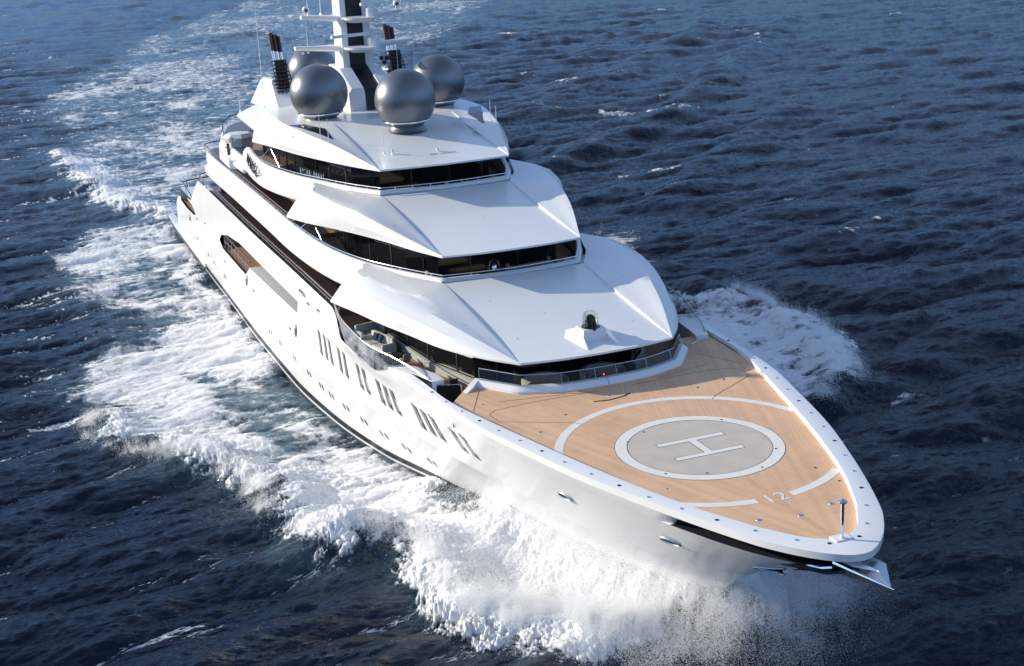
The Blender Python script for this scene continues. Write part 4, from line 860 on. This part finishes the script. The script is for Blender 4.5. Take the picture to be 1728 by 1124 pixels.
# foam map, metres in the ship's frame: (density, softness, outline)
POLY=[
(.67,2.5,[(-1.9,2.6),(-9.9,-1.2),(-19.4,-4.8),(-30.3,-7.3),(-49.4,-8.0),(-62.6,-8),(-86.4,-8.0),(-98,-7.9),(-116.9,-2.6),(-142.6,2.4),(-197.3,16.7),(-292.9,44.6),(-374.4,82.1),(-352.2,123.3),(-280.1,92.9),(-237.8,64.1),(-279.4,57.1),(-489.6,121.7),(-429.2,68.2),(-319.3,20.3),(-254.6,3.0),(-212,-11.7),(-189.3,-15.2),(-153.4,-12),(-145.9,-16.8),(-126.5,-16.5),(-112.2,-13.2),(-98.5,-13.5),(-87.1,-18.6),(-69.9,-21),(-59.9,-17),(-52.3,-18.3),(-44.3,-23),(-39.2,-21.6),(-33.3,-22.1),(-26.8,-16.4),(-20.6,-14.7),(-17.7,-15.3),(-12.4,-13),(-13.9,-10.2),(-11.5,-9.2),(-4.7,-9.7),(-1.9,-8.4),(.2,-5.2),(1.4,-1.7),(2.5,1.2),(2.4,3.3),(.1,5.0)]),
(.56,6.,[(-88,-8),(-88,8),(-110,12),(-160,26),(-240,60),(-360,125),(-430,150),(-440,90),(-340,45),(-240,15),(-150,-4),(-110,-9)]),
(.93,1.,[(-1.9,2.6),(-6.4,.9),(-10.9,-1.0),(-14.7,-3.1),(-19,-5.0),(-21.4,-8),(-23,-10.9),(-21.7,-13.5),(-18.4,-15.2),(-12.7,-12.9),(-13.8,-10.6),(-11.8,-9.7),(-5,-10.3),(-1.6,-9.2),(.9,-6),(2.2,-2.2),(2.6,1.2),(1.2,3.6)]),
(.98,1.2,[(-39.2,-21.6),(-33.6,-22),(-27.3,-16.3),(-20.6,-14.7),(-24.2,-13.3),(-30,-14.8),(-34.3,-16.9),(-36.3,-19.5)]),
(.95,1.8,[(-144.9,-16.9),(-126.5,-16.5),(-108.3,-13),(-93.1,-10),(-90.4,-5.8),(-99.4,-4.9),(-112.5,-8),(-131.3,-10.5),(-146.1,-13.4)]),
(.95,.6,[(-22,-5.5),(-16,-3.5),(-9,-1.5),(-9,-3.0),(-15,-4.9),(-20,-6.9),(-24,-7.9)]),
(.80,1.0,[(-86.4,-7.5),(-62.6,-7.5),(-48.7,-8.0),(-36.6,-8.0),(-25.9,-7),(-19.8,-5.5),(-23.9,-7.3),(-27.4,-9.1),(-34.2,-10.3),(-46.5,-10.9),(-59.8,-10.6),(-77.1,-10.7)]),
(.68,1.3,[(-44.1,20.8),(-42,25.8),(-38.4,27.2),(-33.2,27.3),(-28.8,25.4),(-21.8,23.3),(-20.4,20.2),(-18.4,18.0),(-21.9,16.5),(-23,12),(-12,6),(-4,3),(-8,3),(-20,6),(-40,9),(-60,14)]),
(.5,1.2,[(-60,10),(-56,20),(-65.4,24.3),(-71.1,28.5),(-68.5,30.3),(-62.9,28.1),(-52,24),(-44,20),(-40,12)]),
(.62,1.,[(-131,57),(-128,62),(-124,69),(-122,68),(-126,60),(-129,55)]),
(.55,1.2,[(-142,47),(-139,54),(-136,54),(-138,46)]),
(.5,.8,[(-108,40),(-106,44),(-104,43),(-106,39)]),
]
HOLE=[
(.74,1.,[(-8,-2.4),(-5,-4.2),(-1,-3.0),(1.2,.2),(-1,.2),(-3.5,-.6),(-6,-.8)]),
(.72,1.,[(-9,-6.5),(-5,-7.2),(-3,-6.2),(-5,-5.4),(-8,-5.3)]),
(.12,1.2,[(-39.4,-8.3),(-31.7,-7.9),(-23.8,-6.8),(-20.2,-5.7),(-23.5,-7.6),(-27.4,-8.6),(-32.3,-9.5),(-40,-9.6)]),
(.02,1.,[(-17.5,-4.6),(-14.5,-3.1),(-12.3,-2),(-10,-1.3),(-10.6,-2.6),(-12.4,-4.3),(-14.5,-5.7),(-17,-6.2)]),
(.15,1.2,[(-56.9,-18.5),(-62.3,-16),(-59.3,-13.5),(-53.8,-14),(-51.3,-16)]),
(.25,1.8,[(-120,-15.2),(-108,-12.6),(-97,-10.8),(-92,-11),(-98,-14)]),
(.3,1.5,[(-46,-15.5),(-38,-14.5),(-30,-12.3),(-26,-11),(-31,-11.0),(-40,-12.5)]),
]
GX0,GY0,GS=-520.,-80.,.5; gx=np.arange(GX0,24,GS); gy=np.arange(GY0,200,GS); GX,GY=np.meshgrid(gx,gy,indexing='ij')
def sdist(poly):
    P=np.array(poly,float); d=np.full(GX.shape,1e9); ins=np.zeros(GX.shape,bool)
    for i in range(len(P)):
        a=P[i];b=P[(i+1)%len(P)]; ab=b-a; t=np.clip(((GX-a[0])*ab[0]+(GY-a[1])*ab[1])/max(ab@ab,1e-9),0,1)
        d=np.minimum(d,np.hypot(GX-a[0]-t*ab[0],GY-a[1]-t*ab[1]))
        c=((a[1]>GY)!=(b[1]>GY))&(GX<(b[0]-a[0])*(GY-a[1])/((b[1]-a[1]) if abs(b[1]-a[1])>1e-9 else 1e-9)+a[0]); ins^=c
    return np.where(ins,d,-d)
D=np.zeros(GX.shape)
for v,s,P in POLY:
    k=1/(1+np.exp(-np.clip(sdist(P)/s*3,-30,30))); D=np.maximum(D,v*k)
for v,s,P in HOLE:
    k=1/(1+np.exp(-np.clip(sdist(P)/s*3,-30,30))); D=D*(1-k)+np.minimum(D,v)*k
# fade of the far wake
D*=np.clip(1-(-95-GX)/480,.66,1)
AER=1/(1+np.exp(-sdist(POLY[1][2])/5)); AER=np.maximum(AER,.8/(1+np.exp(-(sdist(POLY[0][2])-1)/1.5)))*np.clip(1-(-100-GX)/700,.3,1)
def gs(T,x,y):
    u=(x-GX0)/GS; v=(y-GY0)/GS; ok=(u>0)&(v>0)&(u<T.shape[0]-1.001)&(v<T.shape[1]-1.001); u=np.clip(u,0,T.shape[0]-1.01);v=np.clip(v,0,T.shape[1]-1.01)
    i=u.astype(int);j=v.astype(int);a=u-i;b=v-j
    return np.where(ok,T[i,j]*(1-a)*(1-b)+T[i+1,j]*a*(1-b)+T[i,j+1]*(1-a)*b+T[i+1,j+1]*a*b,0)
RIDGE=[ # (height, width, crest line): the breaking bow wave and the diverging waves beside and behind the ship
(.75,1.5,[(1,-3),(-1.5,-6.8),(-4.5,-8.7),(-11,-8.4),(-13.5,-10),(-14,-12)]),
(.7,1.6,[(-13,-11.8),(-18,-14.2),(-22.5,-12.5)]),
(.55,1.6,[(-21,-13.8),(-27,-15.4),(-33.3,-20.8),(-38,-20.6)]),
(-.45,1.6,[(-10,-2.6),(-14,-4.9),(-20,-7),(-30,-9.6),(-42,-11)]),
(.6,2.2,[(-90,-8),(-108,-11.5),(-127,-15.3),(-146,-15.5)]),
(.5,2.2,[(-53,-18),(-61,-17.5),(-72,-21.5)]),
(.7,1.8,[(-19.5,19.2),(-22,22),(-29,24.5),(-38,26),(-45,24)]),
(.95,3.2,[(-95,30),(-120,62),(-165,98),(-230,150)]),(-.8,4.,[(-88,34),(-112,65),(-155,101),(-215,155)]),
(.8,3.0,[(-75,38),(-98,60),(-125,85)]),(.9,4.0,[(-140,50),(-185,95),(-260,150)]),
]
HR=np.zeros(GX.shape)
for h,wd,P in RIDGE:
    d=np.full(GX.shape,1e9); P=np.array(P,float)
    for i in range(len(P)-1):
        a=P[i];ab=P[i+1]-a; t=np.clip(((GX-a[0])*ab[0]+(GY-a[1])*ab[1])/(ab@ab),0,1); d=np.minimum(d,np.hypot(GX-a[0]-t*ab[0],GY-a[1]-t*ab[1]))
    HR+=h*np.exp(-(d/wd)**2)
# water climbing the bow on both sides
for s in (-1,1):
    for x in np.linspace(-21,3.0,49):
        yy=s*max(0,float(np.interp(x,[-21,-17,-9,-4,0,3],[6.3,5.0,2.6,1.2,.2,0]))+.5); hh=float(np.interp(x,[-21,-17,-10,-3,1,3],[0,.6,1.25,1.85,2.2,1.3])); HR=np.maximum(HR,hh*np.exp(-(((GX-x)/1.3)**2+((GY-yy)/1.9)**2)))
def gl(x,y): return np.clip(1.0-(y+25-(-x)*.0)/60.,.45,1)  # weights the painted crest highlights towards starboard
def surface(x,y,fine=None):
    """displaced sea surface at plane points x, y -> X, Y, Z, foam, aerated"""
    wx=samp(NW,46.,x,y)*.9+samp(NW,13.,x,y,.7)*.35; wy=samp(NW,46.,x+17,y+5,.3)*.9+samp(NL,13.,x,y,1.3)*.35
    f=gs(D,x+wx,y+wy); a=gs(AER,x+wx,y+wy); hr=gs(HR,x+wx*.3,y+wy*.3); f=np.clip(f,0,1); vv=.5+.5*samp(NW,90.,x,y*1.6,.2)+.35*samp(NW,31.,x,y,1.7); f=np.where(f<.86,f*(1-.42*np.clip(vv,0,1)*np.clip((.86-f)/.15,0,1)),f)
    calm=1-.45*np.clip(f,0,1)
    A=[samp(T,137.,x,y) for T in TA]; A2=[samp(T,137.,x*.77+31,y*.77+9,-.45) for T in TA]
    c4,s4=math.cos(.45),-math.sin(.45)
    B=[samp(T,31.,x,y,.15) for T in TB]
    gust=1+.25*samp(NW,260.,x,y)
    z=(A[0]*.8+A2[0]*.65)*calm*np.clip(gust,.5,1.5)+B[0]*(.75+.35*gust)*(1-.3*f)
    dx=(A[1]*.8+(A2[1]*c4-A2[2]*s4)*.65)*calm+B[1]; dy=(A[2]*.8+(A2[1]*s4+A2[2]*c4)*.65)*calm+B[2]
    lump=samp(NL,19.,x,y,.2)*.55+samp(NL,7.3,x,y,.9)*.35; f2=np.clip((f-.25)/.75,0,1)
    f3=f2*f2; z0=z; z=z+hr+f2*.02*lump+f3*.7*(.30*np.abs(samp(NB,23.,x,y,.2))+.15*np.abs(samp(NB,9.,x,y,1.9))+.03*np.abs(samp(NB,3.7,x,y,2.9)))+.06*f2
    X=x+dx;Y=y+dy
    wc=np.clip((z0-.36)/.2,0,1)*np.clip(samp(NW,60.,x,y,.5)-.9,0,1)*.5      # scattered whitecaps
    cr=np.clip((samp(JA,137.,x,y)*.8+samp(JB,31.,x,y,.15)*.55+.35*samp(NW,60.,x,y,.5)-.62)/1.5,0,1)*.74*gl(x,y)      # foam white on steep crests, painted in for the waves' sky highlights
    return X,Y,z,np.clip(np.maximum(np.maximum(f,wc),cr),0,1),a
el=np.concatenate([np.radians(np.linspace(89,34,40)),np.radians(np.linspace(33.95,2.6,1060)),np.radians(np.geomspace(2.56,.25,50))])
az0=R(159.1); az=az0+np.radians(np.concatenate([np.linspace(-70,-24.5,70),np.linspace(-24.3,24.3,1400),np.linspace(24.5,70,70)]))
rr=29.94/np.tan(el); RR,AA=np.meshgrid(rr,az,indexing='ij'); px=CL[0]+RR*np.cos(AA); py=CL[1]+RR*np.sin(AA)
X,Y,Z,F,AE=[v.astype(np.float32) for v in surface(px.ravel(),py.ravel())]
far=np.clip((RR.ravel()-750)/600,0,1); Z*=1-far
# keep the water out of the hull
nr_,nc=RR.shape; idx=np.arange(nr_*nc).reshape(nr_,nc); quads=np.stack([idx[:-1,:-1],idx[:-1,1:],idx[1:,1:],idx[1:,:-1]],-1).reshape(-1,4)
me=bpy.data.meshes.new('sea'); nv=nr_*nc; nf=len(quads)
me.vertices.add(nv); me.vertices.foreach_set('co',np.stack([X,Y,Z],1).astype(np.float32).ravel()); me.loops.add(nf*4); me.loops.foreach_set('vertex_index',quads.astype(np.int32).ravel())
me.polygons.add(nf); me.polygons.foreach_set('loop_start',(np.arange(nf)*4).astype(np.int32)); me.polygons.foreach_set('use_smooth',np.ones(nf,bool)); me.update(calc_edges=True)
for nm,val in (('foam',F),('aerated',AE)):
    at=me.attributes.new(nm,'FLOAT','POINT'); at.data.foreach_set('value',val.astype(np.float32).ravel())
sea=bpy.data.objects.new('sea',me); link(sea); tag(sea,kind='structure')
m=bpy.data.materials.new('sea water and foam'); m.use_nodes=True; b=bsdf(m); b.inputs['IOR'].default_value=1.333; b.inputs['Specular IOR Level'].default_value=.36
geo=nd(m,'ShaderNodeNewGeometry'); fa=nd(m,'ShaderNodeAttribute',attribute_name='foam'); ae=nd(m,'ShaderNodeAttribute',attribute_name='aerated')
mp=nd(m,'ShaderNodeMapping'); mp.inputs['Rotation'].default_value=(0,0,R(12)); mp.inputs['Scale'].default_value=(1.25,.62,1); lk(m,geo.outputs['Position'],mp.inputs[0])
wn=nd(m,'ShaderNodeTexNoise',i_Scale=.8,i_Detail=3.); lk(m,mp.outputs[0],wn.inputs['Vector'])
wa=nd(m,'ShaderNodeMixRGB',blend_type='LINEAR_LIGHT'); wa.inputs[0].default_value=.5; lk(m,mp.outputs[0],wa.inputs[1]); lk(m,wn.outputs['Color'],wa.inputs[2])
n1=nd(m,'ShaderNodeTexNoise',i_Scale=1.1,i_Detail=9.,i_Roughness=.66); lk(m,wa.outputs[0],n1.inputs['Vector'])
n2=nd(m,'ShaderNodeTexNoise',i_Scale=.55,i_Detail=9.,i_Roughness=.62); n2.noise_type='RIDGED_MULTIFRACTAL'; n2.normalize=True; lk(m,wa.outputs[0],n2.inputs['Vector'])
mixn=nd(m,'ShaderNodeMath',operation='MULTIPLY_ADD'); mixn.inputs[1].default_value=.42; lk(m,n2.outputs[0],mixn.inputs[0])
h1=nd(m,'ShaderNodeMath',operation='MULTIPLY'); h1.inputs[1].default_value=.75; lk(m,n1.outputs[0],h1.inputs[0]); lk(m,h1.outputs[0],mixn.inputs[2])
sm_=nd(m,'ShaderNodeMath',operation='MULTIPLY_ADD'); sm_.inputs[1].default_value=.95; lk(m,fa.outputs['Fac'],sm_.inputs[0]); lk(m,mixn.outputs[0],sm_.inputs[2])
fm=nd(m,'ShaderNodeMapRange',interpolation_type='SMOOTHSTEP'); fm.inputs['From Min'].default_value=.70; fm.inputs['From Max'].default_value=.98; lk(m,sm_.outputs[0],fm.inputs[0])
gate=nd(m,'ShaderNodeMapRange'); gate.inputs['From Min'].default_value=.02; gate.inputs['From Max'].default_value=.15; lk(m,fa.outputs['Fac'],gate.inputs[0])
fo=nd(m,'ShaderNodeMath',operation='MULTIPLY'); lk(m,fm.outputs[0],fo.inputs[0]); lk(m,gate.outputs[0],fo.inputs[1])
wc=nd(m,'ShaderNodeMix',data_type='RGBA'); wc.inputs[6].default_value=(.0022,.0065,.021,1); wc.inputs[7].default_value=(.24,.38,.45,1)
aem=nd(m,'ShaderNodeMath',operation='MULTIPLY'); lk(m,ae.outputs['Fac'],aem.inputs[0]); aen=nd(m,'ShaderNodeMapRange'); aen.inputs['From Min'].default_value=.3; aen.inputs['From Max'].default_value=.65; lk(m,n1.outputs[0],aen.inputs[0]); lk(m,aen.outputs[0],aem.inputs[1]); lk(m,aem.outputs[0],wc.inputs[0])
fc=nd(m,'ShaderNodeMix',data_type='RGBA'); fc.inputs[7].default_value=(.76,.775,.79,1); lk(m,fo.outputs[0],fc.inputs[0]); lk(m,wc.outputs[2],fc.inputs[6]); lk(m,fc.outputs[2],b.inputs['Base Color'])
ro=nd(m,'ShaderNodeMapRange'); ro.inputs['To Min'].default_value=.06; ro.inputs['To Max'].default_value=.75; lk(m,fo.outputs[0],ro.inputs[0]); lk(m,ro.outputs[0],b.inputs['Roughness'])
bmp=nd(m,'ShaderNodeMapping'); bmp.inputs['Rotation'].default_value=(0,0,R(-5)); bmp.inputs['Scale'].default_value=(1.0,.42,1); lk(m,geo.outputs['Position'],bmp.inputs[0]); bn=nd(m,'ShaderNodeTexNoise',i_Scale=5.,i_Detail=7.,i_Roughness=.62); lk(m,bmp.outputs[0],bn.inputs['Vector'])
bp=nd(m,'ShaderNodeBump',i_Strength=1.0,i_Distance=.10); lk(m,bn.outputs[0],bp.inputs['Height'])
bp2=nd(m,'ShaderNodeBump',i_Strength=.6,i_Distance=.10); hm=nd(m,'ShaderNodeMath',operation='MULTIPLY'); lk(m,fo.outputs[0],hm.inputs[0]); lk(m,sm_.outputs[0],hm.inputs[1]); lk(m,hm.outputs[0],bp2.inputs['Height']); rn=nd(m,'ShaderNodeTexNoise',i_Scale=1.5,i_Detail=6.,i_Roughness=.6); rn.noise_type='RIDGED_MULTIFRACTAL'; rn.normalize=True; lk(m,bmp.outputs[0],rn.inputs['Vector']); bp3=nd(m,'ShaderNodeBump',i_Strength=.8,i_Distance=.14); lk(m,rn.outputs[0],bp3.inputs['Height']); lk(m,bp.outputs[0],bp3.inputs['Normal']); lk(m,bp3.outputs[0],bp2.inputs['Normal']); lk(m,bp2.outputs[0],b.inputs['Normal'])
sw=nd(m,'ShaderNodeMath',operation='MULTIPLY'); sw.inputs[1].default_value=.25; lk(m,fo.outputs[0],sw.inputs[0]); lk(m,sw.outputs[0],b.inputs['Subsurface Weight']); b.inputs['Subsurface Radius'].default_value=(.5,.5,.5); b.inputs['Subsurface Scale'].default_value=.5
me.materials.append(m)
# ---------------------------------------------------------------- spray: loose droplets thrown up by the bow
def cloud(name,P,rad,mt):
    me=bpy.data.meshes.new(name); me.vertices.add(len(P)); me.vertices.foreach_set('co',P.astype(np.float32).ravel()); at=me.attributes.new('rad','FLOAT','POINT'); at.data.foreach_set('value',rad.astype(np.float32)); me.update()
    o=bpy.data.objects.new(name,me); link(o); ng=bpy.data.node_groups.new(name,'GeometryNodeTree'); ng.interface.new_socket('Geometry',in_out='INPUT',socket_type='NodeSocketGeometry'); ng.interface.new_socket('Geometry',in_out='OUTPUT',socket_type='NodeSocketGeometry')
    a=ng.nodes.new('NodeGroupInput'); z=ng.nodes.new('NodeGroupOutput'); mp=ng.nodes.new('GeometryNodeMeshToPoints'); at=ng.nodes.new('GeometryNodeInputNamedAttribute'); at.data_type='FLOAT'; at.inputs[0].default_value='rad'; sm=ng.nodes.new('GeometryNodeSetMaterial'); sm.inputs['Material'].default_value=mt
    ng.links.new(a.outputs[0],mp.inputs['Mesh']); ng.links.new(at.outputs['Attribute'],mp.inputs['Radius']); ng.links.new(mp.outputs[0],sm.inputs[0]); ng.links.new(sm.outputs[0],z.inputs[0])
    md=o.modifiers.new('points','NODES'); md.node_group=ng; me.materials.append(mt); return tag(o,kind='stuff')
M['spray']=ms=mat('white spray',(.93,.94,.95),.6,spec=.3)
tl=nd(ms,'ShaderNodeBsdfTranslucent'); tl.inputs[0].default_value=(.93,.94,.95,1); mx=nd(ms,'ShaderNodeMixShader'); mx.inputs[0].default_value=.5; lk(ms,bsdf(ms).outputs[0],mx.inputs[1]); lk(ms,tl.outputs[0],mx.inputs[2]); lk(ms,mx.outputs[0],ms.node_tree.nodes['Material Output'].inputs[0])
def along(P,n,jit,rs):
    C=crv([(x,y,0) for x,y in P],400)[:,:2]; i=rs.integers(0,400,n); return C[i]+rs.normal(size=(n,2))*jit
def clump(P,rs,keep):
    v=samp(NL,9.,P[:,0],P[:,1],.4)+.8*samp(NL,2.7,P[:,0],P[:,1],1.1); return P[v+rs.normal(size=len(P))*.35>keep]
pts=[];rad=[]
rs=np.random.default_rng(3)
def put(P,hs,rmin,rmax,base=0.):
    _,_,z,_,_=surface(P[:,0],P[:,1]); pts.append(np.column_stack([P,z+base+hs])); rad.append(rmin+(rmax-rmin)*rs.random(len(P))**3)
ship_half=lambda x: np.interp(x,[-92,-50,-30,-18.7,-9,-4,0,2.6],[8.6,8.9,8.3,5.8,3.6,2.1,.9,0])
def outside(P): return P[(np.abs(P[:,1])>ship_half(P[:,0])+.05)|(P[:,0]>3)]
P=clump(outside(along([(-15,-5.5),(-10,-5),(-5,-4.5),(-1,-3.2),(1.5,-1)],100000,1.7,rs)),rs,-.6); put(P,rs.exponential(.38,len(P))*np.clip((P[:,0]+16)/10,.2,1.2),.005,.017)
P=clump(outside(along([(-13,-11),(-11.5,-9.3),(-5,-9.4),(-2,-7.8),(.3,-5),(1.6,-1.5),(2.2,1)],200000,.32,rs)),rs,0.0); put(P,rs.exponential(.28,len(P)),.004,.012)
P=clump(outside(along([(-4,-7.5),(-1,-5.6),(1.2,-3.6),(2.6,-1.2),(3.0,.6)],230000,1.1,rs)),rs,-.7); put(P,rs.exponential(.30,len(P)),.005,.014)
P=outside(along([(2.5,-.5),(3.2,1.5),(1.5,4.2),(-1.5,5.6),(-6,7)],420000,1.35,rs)); P=clump(P,rs,-.9); put(P,rs.exponential(.55,len(P)),.004,.011)
P=clump(along([(-13,-12.3),(-18,-15),(-21,-14.7),(-27,-16.2),(-33.4,-21.6),(-39,-21.5)],190000,.4,rs),rs,.2); put(P,rs.exponential(.15,len(P)),.005,.012)
P=clump(along([(-18.6,18.3),(-20.6,20.6),(-22,23.2),(-29,25.4),(-33,27.2),(-42,26)],150000,.45,rs),rs,.0); put(P,rs.exponential(.22,len(P)),.005,.016)
P=outside(along([(-14,-4.0),(-8,-3.4),(-3,-2.2),(.5,-1.3)],120000,.7,rs)); put(P,rs.exponential(.5,len(P)),.005,.016)
cloud('spray',np.vstack(pts),np.concatenate(rad),M['spray'])
